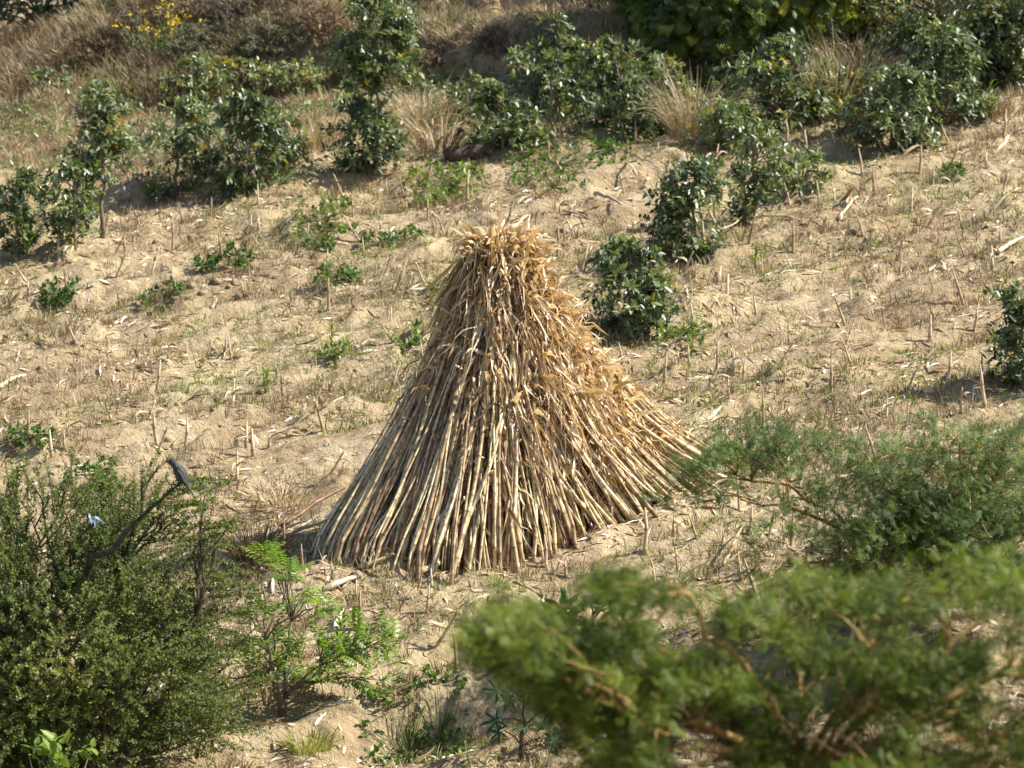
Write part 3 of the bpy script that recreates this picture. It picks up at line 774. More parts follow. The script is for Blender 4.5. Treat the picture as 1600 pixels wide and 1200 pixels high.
def scatter_weeds(name, mat, n, nblade, Lr, Wr, seed, thr, tone, spread=.7, curl=(0.0, 1.0)):
    m_ = MB(); x, y = wedge(n)
    d = fbm(x * .8, y * .8, seed, 3); r = np.hypot(x - SX, y - SY)
    k = (d > thr) & (r > 1.5)
    x, y = x[k], y[k]; z = height(x, y); n = len(x)
    for q in range(nblade):
        phi = rng.uniform(0, 2 * PI, n); o = np.stack([np.cos(phi), np.sin(phi), np.zeros(n)], 1)
        P = np.stack([x, y, z - .01], 1) + o * rng.uniform(0, .05, n)[:, None]
        U = nrm(np.array([[0, 0, 1.0]]) + o * rng.uniform(0, spread, n)[:, None]); Nv = nrm(o - U * np.sum(o * U, 1, keepdims=True))
        ribbons(m_, P, U, Nv, rng.uniform(*Lr, n), rng.uniform(*Wr, n), 0, rng.uniform(*curl, n), rng.normal(0, 1, n), rng.normal(0, 1, n), 3, np.clip(rng.normal(tone, .2, n), 0, 1))
    tag(m_.build(name, M[mat]), kind='stuff')
scatter_weeds('brown_weeds', 'brown_weed', 17000, 7, (.04, .16), (.004, .009), 61, .05, .55)
scatter_weeds('dry_sprigs', 'dry_grass', 13000, 5, (.05, .18), (.004, .008), 63, .0, .6)
scatter_weeds('green_weeds', 'green_grass', 22000, 6, (.03, .09), (.006, .014), 67, -.2, .60, 1.4, (0, .8))

# ------------------------------------------------------------------ cut maize stubble, one by one
def stub_mesh(kind):
    m_ = MB()
    H = {0: .16, 1: .25, 2: .32, 3: .22, 4: .28}[kind % 5] * rng.uniform(.85, 1.15)
    lean = rng.uniform(.02, .15) if kind < 5 else rng.uniform(.3, .75)
    top = np.array([lean * H, rng.normal(0, .05) * H, H])
    P = bent((0, 0, -.04), top, 6, 0, .02)
    stalk_mesh(m_, P, rng.uniform(.014, .021), rng.uniform(.4, 1.0), 6)
    nlv = rng.integers(0, 4)
    if nlv:
        phi = rng.uniform(0, 2 * PI, nlv); o = np.stack([np.cos(phi), np.sin(phi), np.zeros(nlv)], 1)
        U = nrm(np.array([[0, 0, 1.0]]) + .5 * o); Nv = nrm(o - U * np.sum(o * U, 1, keepdims=True))
        ribbons(m_, np.tile(top * rng.uniform(.3, .8), (nlv, 1)), U, Nv, rng.uniform(.10, .24, nlv), .022, .2, rng.uniform(1.4, 2.9, nlv), 0, rng.normal(0, 1, nlv), 6, rng.uniform(.4, .9, nlv), .3, .12)
    return m_
protos = [stub_mesh(k) for k in range(10)]
proto_obj = []
def stub_label(kind, x, y):
    look = ['very short upright maize stub', 'upright cut maize stub', 'tall upright maize stub', 'medium cut maize stub', 'tall cut maize stub',
            'short leaning maize stub', 'slanting maize stub', 'tall leaning maize stub', 'leaning cut maize stub', 'long slanting maize stub'][kind]
    if y < -1.2: place = 'in the soil in front of the stook'
    elif x < SX: place = 'in the sandy field beside the stook shaded flank' if y < 6 else 'in the field near the left row of saplings'
    else: place = 'in the sandy field beside the stook sunlit flank' if y < 6 else 'in the field below the silvery bushes'
    return look + ' ' + place
spots = []
for row in range(-14, 30):
    for k in range(-30, 30):
        q = row * .80 + rng.normal(0, .10); pth = k * .50 + rng.normal(0, .12)
        x = pth * .91 - q * .42 * .6; y = pth * .42 * .6 + q * .91
        if not (-6.5 < y < 15.5): continue
        if abs(x) > (y + 32) * 800 / F - .05: continue
        if math.hypot(x - SX, y - SY) < 1.62: continue
        px = 800 + x / (y + 32) * F
        if x < -1 and y > 11.5 + (x + 6) * .55: continue
        if y < -4.6: continue
        spots.append((x, y))
rng.shuffle(spots)
# hand-placed stubs the photo shows clearly in front
front = [(520, 905), (555, 940), (560, 985), (665, 960), (855, 892), (885, 905), (770, 1000), (1155, 800), (1052, 838), (1170, 840), (1225, 600), (1145, 590), (1120, 590), (1035, 600), (1085, 520), (420, 700), (385, 700)]
spots = [tuple(at(*p)[:2]) for p in front] + list(map(tuple, spots))
for i, (x, y) in enumerate(spots[:292]):
    kind = i % 10 if i >= len(front) else i % 5
    z = h1(x, y)
    if kind >= len(proto_obj):
        o = protos[kind].build('maize_stub', M['stub']); proto_obj.append(o)
    else:
        o = proto_obj[kind].copy(); C.objects.link(o)
    o.location = (x, y, z); sc = rng.uniform(.65, 1.1); o.scale = (sc, sc, sc); o.rotation_euler = (0, 0, rng.uniform(0, 2 * PI))
    lab = stub_label(kind, x, y)
    tag(o, lab, 'stubble', 'cut maize stubs left standing in the field')

# ------------------------------------------------------------------ leafy weed clumps
def weed(px, py, hpx, wpx, label, n=60, leaf=.06, mat='weed', tone=.5):
    b = at(px, py); s = (b[1] - CAM[1]) / F; H = hpx * s; W = wpx * s
    t = thing('weed_clump', label, 'weed', b, 'low green weed clumps')
    ml, mw = MB(), MB()
    phi = rng.uniform(0, 2 * PI, n); rr = np.sqrt(rng.random(n)) * W * .5; 
    x = b[0] + rr * np.cos(phi); y = b[1] + rr * np.sin(phi) * 1.6
    P = np.stack([x, y, height(x, y) + H * rng.uniform(.1, .8, n) * (1 - .5 * rr / (W * .5))], 1)
    D = np.stack([np.cos(phi), np.sin(phi), rng.uniform(.1, .9, n)], 1)
    wands(ml, None, P, D, .06, 5, BROAD, leaf, leaf * .7, 1.0, .4, .1, .2, .002, np.full(n, tone), upmix=.8)
    st = np.stack([np.tile(b, (n, 1)), (b + P) / 2 + np.array([0, 0, .015]), P], 1)
    tubes(mw, st, np.array([[.004, .003, .002]]), 4, .5)
    ml.build('foliage', M[mat], t, loc=b); mw.build('stem', M['green_grass'], t, loc=b)
weed(700, 298, 44, 120, 'widest bright green weed patch in front of the fallen dark log', 120, tone=.85)
weed(510, 352, 45, 110, 'bright green weed clump below the tallest sapling', 70, tone=.65)
weed(870, 262, 26, 190, 'long low strip of dark green creeping weeds', 100, .055, tone=.4)
weed(860, 295, 22, 130, 'creeping weed patch with sandy gaps beside the long strip', 60, .05, tone=.5)
weed(95, 460, 30, 52, 'dark green weed clump on bare sand nearest the left sapling row', 36, tone=.2)
weed(258, 470, 30, 62, 'dark weed clump with a pale dead stick through it', 36, tone=.25)
weed(368, 418, 30, 48, 'small compact weed clump below the dense dark bush', 32, tone=.2)
weed(322, 420, 26, 24, 'tiny upright weed beside the compact weed clump', 16, tone=.3)
weed(530, 432, 30, 60, 'mid green weed clump halfway to the stook top', 36, tone=.4)
weed(495, 388, 28, 40, 'weed clump beside a small dark soil heap', 26, tone=.4)
weed(632, 380, 30, 44, 'weed clump just left of the stook crest', 26, tone=.35)
weed(590, 385, 30, 40, 'second weed clump left of the stook crest', 24, tone=.35)
weed(690, 470, 22, 30, 'small weed touching the stook shoulder', 16, tone=.5)
weed(1070, 525, 30, 80, 'yellow green weed patch right of the lone bush', 40, tone=.75)
weed(520, 555, 24, 44, 'small pale weed beside the young maize shoot', 20, tone=.8)
weed(45, 690, 30, 60, 'weed clump in the hollow above the big shrub', 30, tone=.35)
weed(145, 760, 28, 60, 'weed clump just above the big shrub crown', 30, tone=.4)
weed(1490, 275, 26, 30, 'upright bluish weed in the right field', 16, tone=.3)
weed(640, 1185, 34, 130, 'creeping weed at the bottom edge under the earth ledge', 60, .05, tone=.4)
weed(690, 1165, 30, 90, 'creeping weed on the pale path left of the castor plant', 44, .05, tone=.45)
weed(1000, 470, 20, 40, 'small weed at the foot of the lone bush', 16, tone=.5)
weed(640, 545, 22, 30, 'small weed left of the stook waist', 14, tone=.45)
weed(960, 240, 20, 50, 'weed tuft beside the small dark soil hole', 20, tone=.5)

# young green maize shoots
def shoot(px, py, hpx, label, tone=.6):
    b = at(px, py); H = hpx * (b[1] - CAM[1]) / F
    t = thing('maize_shoot', label, 'maize plant', b, 'young green maize plants')
    m1, m2 = MB(), MB()
    tubes(m1, bent(b, b + np.array([rng.normal(0, .05) * H, 0, H * .75]), 6, 0, .02)[None], np.linspace(.011, .005, 6)[None], 6, .5)
    n = 7; phi = rng.uniform(0, 2 * PI, n); o = np.stack([np.cos(phi), np.sin(phi) * .5, np.zeros(n)], 1)
    U = nrm(np.array([[0, 0, 1.0]]) + .35 * o); Nv = nrm(o - U * np.sum(o * U, 1, keepdims=True))
    P = np.tile(b, (n, 1)); P[:, 2] += H * np.linspace(.1, .75, n)
    ribbons(m2, P, U, Nv, rng.uniform(.35, .6, n) * H, .03, .1, rng.uniform(.8, 2.2, n), 0, rng.normal(0, .5, n), 7, rng.uniform(.2, 1, n), .3)
    m1.build('stem', M['green_grass'], t, loc=b); m2.build('foliage', M['bright'], t, loc=b)
shoot(1376, 235, 95, 'young green maize plant in front of the dark bush')
shoot(1545, 185, 60, 'young green maize plant by the shaded bank, nearest the photo edge')
shoot(1385 + 165, 190, 40, 'short green maize shoot beside the bank edge maize plant')
shoot(1470, 190, 50, 'slender green maize plant right of the dark bush')
shoot(42, 405, 75, 'yellow green maize plant at the foot of the edge sapling')
shoot(518, 545, 40, 'small pale maize shoot in the field left of the stook')
shoot(1180, 420, 35, 'small maize shoot among stubs right of the silvery sapling')
shoot(415, 615, 40, 'drooping pale maize shoot left of the stook waist')

# ------------------------------------------------------------------ fallen stalks and sticks
def fallen(p, q, r, label, mat='stalk', name='fallen_stalk', lift=.02, tone=.9, cat='stalk', group='loose stalks and sticks lying on the soil', bow=.03):
    a = at(*p); b = at(*q); a[2] += r + lift * .3; b[2] += r + lift
    m_ = MB(); P = bent(a, b, 8, bow, .015)
    gz = height(P[:, 0], P[:, 1]) + r * .6
    P[:, 2] = np.maximum(P[:, 2], gz)
    if mat == 'stalk': stalk_mesh(m_, P, r, tone, 7)
    else: tubes(m_, P[None], np.linspace(r, r * .45, 8)[None], 6, tone)
    return tag(m_.build(name, M[mat], loc=a), label, cat, group)
fallen((505, 935), (556, 912), .026, 'thick pale stalk piece lying in front of the stook shadow')
fallen((655, 905), (702, 884), .028, 'thick pale stalk piece lying at the stook front foot')
fallen((560, 893), (690, 889), .018, 'long stalk lying flat along the shaded foot of the stook', tone=.5)
fallen((440, 835), (540, 790), .020, 'long dark stalk leaning out of the stook left flank', tone=.15, lift=.12)
fallen((460, 842), (560, 822), .016, 'grey stalk lying across the stook shadow', tone=.5, lift=.05)
fallen((780, 838), (830, 843), .018, 'short pale stalk lying crosswise at the front of the stook')
fallen((1060, 745), (1125, 775), .018, 'slipped stalk at the far right foot of the stook')
fallen((1090, 770), (1130, 790), .018, 'pale stalk end poking out at the right foot of the stook')
fallen((1130, 895), (1165, 850), .014, 'thin leaning stick before the blurred acacia', tone=.4, lift=.1)
fallen((985, 255), (1030, 290), .014, 'grey stick leaning on the slope near the silvery sapling', 'dead_wood', 'fallen_stick', .16, cat='stick')
fallen((930, 310), (970, 332), .024, 'short thick grey branch piece on the sand above the stook', 'dead_wood', 'fallen_stick', .05, cat='stick')
fallen((880, 335), (925, 362), .014, 'crooked grey branch on the sand right of the stook crest', 'dead_wood', 'fallen_stick', .08, cat='stick')
fallen((970, 300), (998, 285), .012, 'small upright grey stick above the thick branch piece', 'dead_wood', 'fallen_stick', .2, cat='stick')
fallen((1560, 400), (1600, 378), .022, 'pale stalk at the right photo edge in the upper field')
fallen((1310, 350), (1340, 315), .020, 'pale bent stalk lying in the upper right field')
fallen((1160, 345), (1240, 352), .016, 'long pale stalk lying below the upright sapling', tone=.8)
fallen((0, 615), (40, 595), .022, 'pale stalk at the left photo edge in mid field')
fallen((1050, 420), (1180, 345), .012, 'thin fallen stem leading up to the upright sapling', tone=.6, lift=.05)
fallen((690, 190), (700, 262), .018, 'orange dead branch hanging beside the matted grass', 'bark_ochre', 'fallen_stick', .02, cat='stick')
# dark log under the spreading bush
a = at(695, 252); b = at(770, 244); m_ = MB()
a[2] += .05; b[2] += .06
tubes(m_, bent(a, b, 10, .02, .02)[None], (np.array([.06, .085, .09, .09, .095, .09, .09, .085, .08, .055]))[None], 10, .5)
tag(m_.build('log', M['bark_dark'], loc=a), 'dark weathered log lying under the spreading low bush', 'log')

# ------------------------------------------------------------------ yellow flowering plants
def flowers(px, py, hpx, wpx, n, label, lean=0.0):
    b = at(px, py); s = (b[1] - CAM[1]) / F; H = hpx * s; W = wpx * s
    t = thing('flowering_plant', label, 'flower plant', b)
    m1, m2, m3 = MB(), MB(), MB()
    tip = np.stack([b[0] + rng.normal(0, .33, n) * W, b[1] + rng.normal(0, .2, n), b[2] + H * rng.uniform(.45, 1.05, n)], 1)
    st = np.stack([np.tile(b, (n, 1)), b * .5 + tip * .5 + rng.normal(0, .02, (n, 3)), tip], 1)
    tubes(m1, st, np.array([[.005, .004, .002]]), 4, .5)
    for k in range(7):
        leaves(m2, SMALL, tip + rng.normal(0, .02, (n, 3)), rand_dirs(n, 0), rand_dirs(n, .2), .03, .028, rng.random(n))
    wands(m3, None, (tip + b) / 2, rand_dirs(n, 0), .12, 5, SMALL, .06, .025, 1, .5, 0, .2, .002, np.full(n, .5))
    m1.build('stem', M['green_grass'], t, loc=b); m2.build('flower_heads', M['yellow'], t, loc=b)['kind'] = 'stuff'; m3.build('foliage', M['weed'], t, loc=b)
flowers(240, 105, 85, 100, 18, 'tall weed with scattered yellow flowers on the grassy hummock')
flowers(262, 88, 90, 60, 12, 'upper weed with a few yellow flowers near the hummock top')
flowers(920, 1165, 75, 60, 22, 'yellow flowered plant beside the castor plant under the acacia')

# ------------------------------------------------------------------ castor plants
def castor(px, py, hpx, label, n, leaf, spread, mat, tone):
    b = at(px, py); H = hpx * (b[1] - CAM[1]) / F
    t = thing('castor_plant', label, 'castor plant', b)
    m1, m2 = MB(), MB()
    top = b + np.array([.02, 0, H * .8]); tr = bent(b - np.array([0, 0, .03]), top, 8, 0, .02)
    tubes(m1, tr[None], np.linspace(.02, .010, 8)[None], 7, .5)
    phi = np.arange(n) * 2.4; u = np.linspace(.3, 1, n)
    src = tr[np.minimum((u * 7).astype(int), 7)]
    tip = src + np.stack([np.cos(phi) * spread, np.sin(phi) * spread * .8, rng.uniform(.02, .16, n)], 1)
    st = np.stack([src, src * .5 + tip * .5 + np.array([0, 0, .02]), tip], 1)
    tubes(m1, st, np.array([[.006, .005, .004]]), 5, .5)
    D = nrm(tip - src) + np.array([[0, 0, -.35]]) + rng.normal(0, .15, (n, 3))
    leaves(m2, PALM, tip, D, np.array([[0, -1.0, .7]]) + rng.normal(0, .3, (n, 3)), leaf * rng.uniform(.75, 1.2, n), None, np.clip(rng.normal(tone, .25, n), 0, 1))
    m1.build('stem', M['bark_dark'], t, loc=b); m2.build('foliage', M[mat], t, loc=b)
castor(815, 1195, 140, 'dark stemmed castor plant with star shaped blue green leaves', 11, .17, .15, 'castor', .4)
castor(922, 1040, 108, 'castor plant with broad bright green leaves peeping over the acacia', 7, .30, .12, 'bright', .35)
castor(900, 1120, 60, 'low castor plant with star leaves next to the yellow flowers', 7, .19, .12, 'castor', .6)

# ------------------------------------------------------------------ young feathery shrub beside the big shrub
def feathery():
    b = at(440, 1118); d = b[1] - CAM[1]
    t = thing('feathery_shrub', 'young open shrub with bright feathery leaves on forked bare stems', 'shrub', b)
    m1, m2 = MB(), MB()
    tips = [(440, 905), (415, 960), (480, 945), (505, 1000), (460, 1010), (560, 985), (590, 1000), (575, 1065), (530, 1010), (410, 1010), (440, 1040), (520, 1040), (425, 880), (395, 1040)]
    limbs = []
    fork = b + np.array([.02, 0, .12])
    mains = [space(430, 1000, d), space(500, 1040, d - .1), space(540, 1030, d + .15), space(455, 970, d + .1), space(415, 1000, d - .15)]
    for q in mains:
        P = bent(b if rng.random() < .5 else fork, q, 7, .03, .03); limbs.append(P)
    tubes(m1, np.array(limbs), np.linspace(.016, .007, 7)[None], 6, .5)
    T = np.array([space(x + rng.normal(0, 14), y + rng.normal(0, 8), d + rng.normal(0, .18)) for x, y in tips for _ in range(4)])
    attach_branches(m1, limbs, T, .003, .007, .05)
    n = len(T); D = nrm(T - (b + np.array([0, 0, .3]))) + rng.normal(0, .25, (n, 3)); D[:, 2] += .2
    wands(m2, m1, T - nrm(D) * .08, D, .18, 8, PINNA, .14, .14, .9, .6, .0, .35, .002, np.full(n, .5), upmix=.8)
    m1.build('trunk', M['bark'], t, loc=b); m2.build('crown', M['bright'], t, loc=b)
feathery()

# ------------------------------------------------------------------ big shrub at the lower left, with bird
def big_shrub():
    d0 = 26.6
    bx = (72 - 800) / F * d0; by = d0 - 32
    b = np.array([bx, by, h1(bx, by)])
    t = thing('leafy_shrub', 'large rounded shrub of tiny glossy leaves and arching twigs, dark bird on top', 'shrub', b)
    mw, ml = MB(), MB()
    limbs = []
    for k in range(26):
        az = 2 * PI * k / 26 + rng.normal(0, .2); R = rng.uniform(.35, 1.2); H = rng.uniform(.7, 1.75) * (1 - .18 * R)
        q = b + np.array([math.cos(az) * R, math.sin(az) * R * .9, H])
        limbs.append(bent(b + np.array([rng.normal(0, .08), rng.normal(0, .08), -.05]), q, 8, .10, .03))
    tubes(mw, np.array(limbs), np.linspace(.028, .008, 8)[None], 6, .5)
    # outline: half-ellipsoid crown with ragged top
    def crown_pts(n):
        v = rand_dirs(n, -.62); rr = rng.uniform(.2, 1, n) ** .42
        lump = 1 + .22 * vnoise(np.arctan2(v[:, 1], v[:, 0]) * 1.6 + 9, v[:, 2] * 2.6, 91)
        v = v * (rr * lump)[:, None]
        return b + np.array([0, 0, .72]) + v * np.array([1.05, 1.15, 1.16]), v
    T, v = crown_pts(4300)
    ok = (T[:, 2] > height(T[:, 0], T[:, 1]) + .03) & (vnoise(T[:, 0] * 3.1, T[:, 2] * 3.1 + T[:, 1] * 1.7, 95) + rng.normal(0, .12, len(T)) > -.36)
    T, v = T[ok], v[ok]
    n2 = 700
    T2 = b + np.stack([rng.uniform(-.95, .55, n2), rng.uniform(-.9, .5, n2), rng.uniform(.1, 1.15, n2)], 1)
    T = np.concatenate([T, T2]); v = np.concatenate([v, nrm(T2 - b - np.array([0, 0, .5]))])
    D = nrm(v * np.array([1, 1, .8]) + np.array([[0, 0, .35]])) + rng.normal(0, .35, v.shape)
    attach_branches(mw, limbs, T[:260], .003, .008, .1)
    tone = .48 + .36 * vnoise(T[:, 0] * 2.2, T[:, 2] * 2.2 + T[:, 1], 93)
    wands(ml, mw, T - nrm(D) * .1, D, rng.uniform(.16, .46, len(T)), 48, SMALL, .023, .014, 1.0, .5, 0, .15, .0025, tone)
    # outlying sprays that break the outline
    out = []
    for (px, py, dx, dz) in ((20, 760, -.1, .8), (60, 735, .1, .9), (110, 740, .1, .9), (160, 745, 0, 1), (30, 725, -.1, .8), (205, 760, .1, 1), (240, 735, .2, 1), (320, 755, .9, .35), (340, 765, .9, .2), (310, 780, .9, .3), (280, 830, .9, .1), (360, 815, .9, .35), (345, 830, .9, .4), (330, 850, .9, .2), (365, 880, .9, .1), (375, 915, .8, .2), (350, 905, .8, 0), (380, 950, .9, .1), (300, 810, .8, .3), (265, 790, .6, .5), (180, 765, .1, 1), (85, 760, 0, 1), (395, 1000, .8, .3), (400, 1060, .8, .3)):
        p = space(px, py, d0 + rng.normal(0, .25))
        for _ in range(5):
            out.append((p + rng.normal(0, .035, 3), np.array([dx, rng.normal(0, .3), dz]) + rng.normal(0, .2, 3)))
    P = np.array([o[0] for o in out]); D = nrm(np.array([o[1] for o in out]))
    attach_branches(mw, limbs, P[::5], .004, .008, .1)
    wands(ml, mw, P - D * .22, D, rng.uniform(.2, .4, len(P)), 60, SMALL, .027, .015, 1.0, .45, 0, .12, .003, np.full(len(P), .5))
    # the leafy branch the bird sits on
    tip = space(284, 752, d0 - .75); root = space(205, 822, d0 - .6)
    br = bent(root, tip, 8, .0, .01); tubes(mw, br[None], np.linspace(.013, .008, 8)[None], 7, .5)
    attach_branches(mw, limbs, [root], .018, .024, .2)
    for fr in np.linspace(0, .92, 16):
        p = root + (tip - root) * fr
        wands(ml, None, np.tile(p, (3, 1)), nrm(tip - root) + rng.normal(0, .4, (3, 3)), .10, 14, SMALL, .020, .012, 1.0, .4, 0, .1, .002, np.full(3, .2))
    q = space(222, 745, d0 + .05); r0 = space(222, 812, d0 + .05)
    br2 = bent(r0, q, 6, 0, .02); tubes(mw, br2[None], np.linspace(.012, .006, 6)[None], 6, .5)
    attach_branches(mw, limbs, [r0], .012, .016, .2)
    for fr in np.linspace(0, 1, 8):
        p = r0 + (q - r0) * fr
        wands(ml, None, p[None], (q - r0)[None] + rng.normal(0, .05, (1, 3)), .12, 26, SMALL, .022, .014, 1.0, .4, 0, .1, .002, np.full(1, .1))
    mw.build('trunk', M['bark_dark'], t, loc=b); ml.build('crown', M['shrub'], t, loc=b)
    return tip
perch = big_shrub()

def bird(p):
    t = thing('bird', 'small dark grey bird perched on the leafy branch tip, tail hanging down', 'bird', p)
    d = nrm(np.array([[-.50, .12, .86]]))[0]      # body axis, head up and to the left
    side = nrm(np.cross(d, np.array([0, 1.0, 0]))[None])[0]; fr = np.cross(side, d)
    # rings: distance along axis, half width, half depth
    rings = [(-.138, .018, .004), (-.115, .018, .005), (-.085, .015, .006), (-.060, .017, .012), (-.035, .027, .024), (-.005, .034, .032), (.025, .035, .034), (.050, .029, .029), (.066, .020, .021), (.076, .020, .022), (.090, .024, .025), (.103, .021, .022), (.114, .010, .011)]
    k = 12; ang = np.arange(k) * 2 * PI / k; V = []
    c0 = p + np.array([.0, 0, .035])
    for (s, a, bb) in [(q0, q1 * 1.08, q2 * 1.08) for q0, q1, q2 in rings]:
        bend = np.array([-.012, 0, .0]) * max(0, (s - .05) / .06)
        for q in ang: V.append(c0 + d * s + bend + fr * 0 + side * (bb * math.cos(q)) + np.cross(d, side) * (a * math.sin(q)))
    m_ = MB(); n = len(rings)
    i = np.arange(n - 1)[:, None] * k; j = np.arange(k)[None]; j2 = (j + 1) % k
    m_.add(np.array(V), [np.stack([i + j, i + j2, i + k + j2, i + k + j], -1).reshape(-1, 4), np.array([list(range(k))[::-1], [(n - 1) * k + z for z in range(k)]])], .5)
    m_.build('body', M['feather'], t, loc=p)
    head = c0 + d * .092 + np.array([-.010, 0, 0])
    m_ = MB(); bd = nrm(np.array([[-.9, .25, .1]]))[0]
    tubes(m_, np.array([[head + bd * .014, head + bd * .026, head + bd * .042]]), np.array([[.007, .005, .001]]), 6, .5); m_.build('beak', M['beak'], t, loc=p)
    for sg in (1, -1):
        m_ = MB(); nv = np.cross(d, side) * sg
        pts = []
        for (s, w) in ((.045, .010), (.02, .020), (-.02, .021), (-.06, .013), (-.10, .003)):
            pts.append(c0 + d * s + nv * (.0370 - .12 * max(0, -s) - .05 * abs(s)) ); 
        pts = np.array(pts); w = np.array([.010, .020, .021, .013, .003])
        tubes(m_, pts[None], (w * .55)[None], 8, .5); m_.build('wing', M['feather'], t, loc=p)
        m_ = MB(); e = head + nv * .0245 + bd * .006
        tubes(m_, np.array([[e - nv * .003, e, e + nv * .002]]), np.array([[.003, .0035, .002]]), 8, .5); m_.build('eye', M['beak'], t, loc=p)
        m_ = MB(); f = p + nv * .012
        tubes(m_, np.array([[f + np.array([0, 0, .03]), f + np.array([.004, 0, .012]), f + np.array([-.006, 0, .010])]]), np.array([[.004, .003, .003]]), 5, .5); m_.build('leg', M['beak'], t, loc=p)
bird(perch)

# scrap of plastic caught in the shrub
m_ = MB(); p = space(140, 803, 25.75)
n = 4
ribbons(m_, p + rng.normal(0, .015, (n, 3)), nrm(np.array([[.4, -.2, -.8]]) + rng.normal(0, .35, (n, 3))), nrm(np.array([[.2, -1.0, .2]]) + rng.normal(0, .2, (n, 3))),   .085, .016, -.4, rng.uniform(.3, 1.5, n), 0, rng.normal(0, 1, n), 6, rng.random(n), .4, .25)
tag(m_.build('plastic_scrap', M['plastic'], loc=p), 'torn pale blue plastic scrap caught in the big shrub', 'litter')

# dry grass stalks and bright leaf sprig at the bottom left
def lower_left():
    d0 = 24.6
    b = np.array([(70 - 800) / F * d0, d0 - 32, 0]); b[2] = h1(b[0], b[1])
    m_ = MB(); n = 40
    tuft_mesh(m_, b, n, (.45, .95), (.008, .014), .4, .6, (.3, 1.3), .12, 8, (.1, 0))
    tag(m_.build('grass_tuft', M['dry_grass'], loc=b), 'reddish dry grass stems in the dark bottom left corner', 'grass tuft', 'grass tufts on the slope')
    b = np.array([(95 - 800) / F * 24.2, 24.2 - 32, 0]); b[2] = h1(b[0], b[1])
    t = thing('leafy_sprig', 'bright green leafy sprig at the bottom left corner', 'plant', b)
    m1, m2 = MB(), MB(); n = 8
    tip = np.array([space(x, y, 24.2) for x, y in ((60, 1190), (75, 1165), (95, 1180), (105, 1195), (80, 1200), (115, 1175), (90, 1160), (70, 1205))])
    st = np.stack([np.tile(b, (n, 1)), (b + tip) / 2 + rng.normal(0, .03, (n, 3)), tip], 1)
    tubes(m1, st, np.array([[.007, .005, .003]]), 5, .5)
    wands(m2, None, tip, rand_dirs(n, 0), .12, 8, BROAD, .08, .05, 1, .5, 0, .2, .002, np.full(n, .5))
    m1.build('stem', M['green_grass'], t, loc=b); m2.build('foliage', M['bright'], t, loc=b)
lower_left()

# ------------------------------------------------------------------ acacias
def acacia(name, label, base, trunk_to, limb_tips, clumps, leafmat, barkmat, r0, leaf, wl, nwand, nleaf, sig, flat=.5, tone=.5):
    t = thing(name, label, 'tree', base, 'feathery acacias in the lower right')
    mw, ml = MB(), MB()
    tr = bent(base - np.array([0, 0, .1]), trunk_to, 9, 0, .03)
    tubes(mw, tr[None], np.linspace(r0, r0 * .6, 9)[None], 9, .5)
    limbs = []
    for q in limb_tips: limbs.append(bent(trunk_to - np.array([0, 0, .02]), q, 10, .06, .035))
    tubes(mw, np.array(limbs), np.linspace(r0 * .5, r0 * .15, 10)[None], 7, .5)
    T = np.asarray(clumps)
    attach_branches(mw, limbs, T, r0 * .05, r0 * .13, .02, 5, .05)
    P = np.repeat(T, nwand, 0) + rng.normal(0, 1, (len(T) * nwand, 3)) * sig
    D = nrm(P - trunk_to) * .8 + rng.normal(0, .7, P.shape) * np.array([1, 1, flat]); D[:, 2] += .12
    tn = np.repeat(np.clip(rng.normal(tone, .30, len(T)), 0, 1), nwand)
    wands(ml, ml, P - nrm(D) * wl * .5, D, rng.uniform(.6, 1.3, len(P)) * wl, nleaf, FEATHER, leaf, leaf * .9, 1.0, .5, .05, .1, .0022, tn, upmix=.75)
    mw.build('trunk', M[barkmat], t, loc=base); ml.build('crown', M[leafmat], t, loc=base)

# the sharper acacia behind
def mid_acacia():
    d0 = 28.0
    bx = (1490 - 800) / F * d0; base = np.array([bx, d0 - 32, h1(bx, d0 - 32)])
    hub = space(1475, 900, d0)
    tips = [space(1150, 742, d0 - .1), space(1190, 790, d0 - .3), space(1600, 700, d0 + .1), space(1580, 860, d0 - .1), space(1330, 690, d0 + .3), space(1400, 720, d0 + .4), space(1230, 880, d0 - .4), space(1500, 690, d0 - .4), space(1650, 790, d0)]
    cl = []
    def region(n, x0, x1, y0, y1, dd=.35):
        for _ in range(n): cl.append(space(rng.uniform(x0, x1), rng.uniform(y0, y1), d0 + rng.normal(0, dd)))
    region(9, 1080, 1210, 680, 735); region(5, 1060, 1110, 735, 770, .15); region(8, 1170, 1290, 655, 720)
    region(12, 1200, 1330, 740, 860); region(32, 1330, 1600, 735, 860); region(20, 1400, 1610, 660, 745)
    region(26, 1390, 1560, 770, 870); region(14, 1190, 1420, 850, 930); region(20, 1440, 1620, 850, 950); region(8, 1290, 1380, 690, 760)
    region(8, 1560, 1640, 680, 800); region(30, 1420, 1630, 740, 890); region(16, 1300, 1460, 800, 900)
    acacia('acacia', 'sharp dark green feathery acacia whose thin twigs reach the stook foot', base, hub, tips, cl, 'acacia_dark', 'bark_ochre',   .045, .055, .22, 9, 15, np.array([.13, .16, .065]), .45, .45)
mid_acacia()

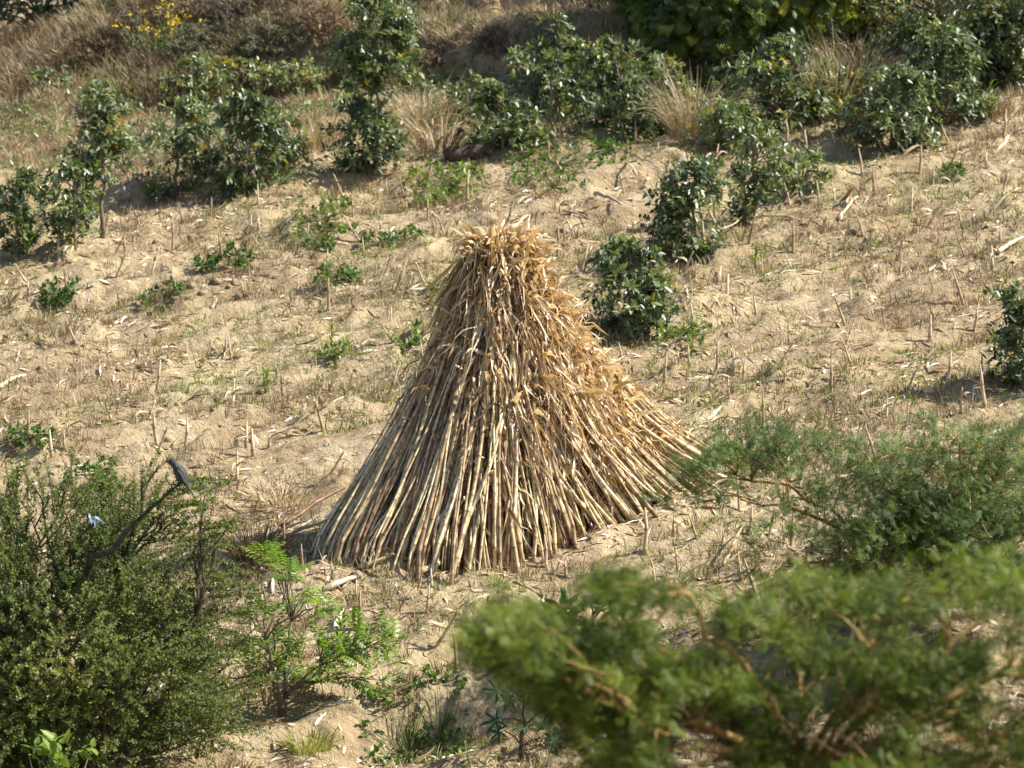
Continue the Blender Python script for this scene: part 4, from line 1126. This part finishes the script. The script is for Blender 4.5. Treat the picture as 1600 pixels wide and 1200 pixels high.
def near_acacia():
    d0 = 14.0
    bx = (1330 - 800) / F * d0; base = np.array([bx, d0 - 32, h1(bx, d0 - 32)])
    hub = space(1260, 1215, d0)
    tips = [space(830, 985, d0 - .1), space(940, 960, d0 + .2), space(1080, 930, d0 - .3), space(1240, 960, d0 + .3), space(1400, 950, d0 - .2), space(1560, 960, d0 + .2), space(1000, 1120, d0 - .4), space(1690, 1020, d0), space(1230, 1130, d0 - .35), space(1330, 1110, d0 - .3)]
    cl = []
    def region(n, x0, x1, y0, y1, dd=.3):
        for _ in range(n): cl.append(space(rng.uniform(x0, x1), rng.uniform(y0, y1), d0 + rng.normal(0, dd)))
    top = lambda x: np.interp(x, [770, 815, 880, 1000, 1060, 1110, 1180, 1260, 1330, 1420, 1500, 1560, 1650, 1800], [1000, 965, 938, 925, 935, 920, 895, 935, 940, 925, 895, 920, 930, 1000])
    bot = lambda x: np.interp(x, [770, 810, 870, 915, 970, 1800], [1000, 1030, 1085, 1170, 1290, 1330])
    k = 0
    while k < 440:
        x = rng.uniform(775, 1760); a, b_ = top(x) + 14 + rng.normal(0, 12), bot(x) + rng.normal(0, 28)
        y = a + (b_ - a) * rng.uniform(0, 1) ** .75
        if vnoise(x / 75., y / 60., 133) < -.22 and rng.random() < .8: continue
        cl.append(space(x, y, d0 + rng.normal(0, .36))); k += 1
    for _ in range(26):
        x = rng.uniform(740, 1640); cl.append(space(x, top(max(x, 775)) + rng.normal(-2, 14), d0 + rng.normal(0, .36)))
    for (x, y) in ((745, 990), (760, 970), (740, 1010), (790, 1040), (850, 1100), (880, 1140)): cl.append(space(x, y, d0 + rng.normal(0, .2)))
    acacia('acacia', 'blurred bright green acacia crown nearest the camera', base, hub, tips, cl, 'acacia', 'bark_ochre', .034, .052, .17, 6, 13, np.array([.040, .055, .018]), .5, .5)
near_acacia()

# ------------------------------------------------------------------ light, world, camera
ELEV, AZ = math.radians(46), math.radians(1)        # sun to the right, a little behind the stook
sd = np.array([math.cos(ELEV) * math.cos(AZ), math.cos(ELEV) * math.sin(AZ), math.sin(ELEV)])
sun = bpy.data.lights.new('sun', 'SUN'); sun.energy = 5.0; sun.angle = math.radians(.53); sun.color = (1.0, .95, .85)
so = bpy.data.objects.new('sun', sun); C.objects.link(so)
from mathutils import Vector
so.rotation_euler = Vector(-sd).to_track_quat('-Z', 'Y').to_euler(); so.location = (20, 0, 30)
w = bpy.data.worlds.new('World'); bpy.context.scene.world = w; w.use_nodes = True
nt = w.node_tree; bg = nt.nodes['Background']
sky = nt.nodes.new('ShaderNodeTexSky'); sky.sky_type = 'NISHITA'; sky.sun_disc = False
sky.sun_elevation = ELEV; sky.sun_rotation = PI / 2 - AZ
nt.links.new(sky.outputs[0], bg.inputs[0]); bg.inputs[1].default_value = 0.09

cam = bpy.data.cameras.new('camera'); co = bpy.data.objects.new('camera', cam); C.objects.link(co)
co.location = tuple(CAM); co.rotation_euler = (PI / 2 - PITCH, 0, 0)
cam.sensor_width = 36; cam.lens = 36 * F / 1600; cam.clip_end = 3000
cam.dof.use_dof = True; cam.dof.focus_distance = 31.3; cam.dof.aperture_fstop = 5.4
sc = bpy.context.scene; sc.camera = co
sc.view_settings.view_transform = 'Standard'; sc.view_settings.look = 'None'; sc.view_settings.exposure = 1.06; sc.view_settings.gamma = 1.0
sc.view_settings.use_curve_mapping = False
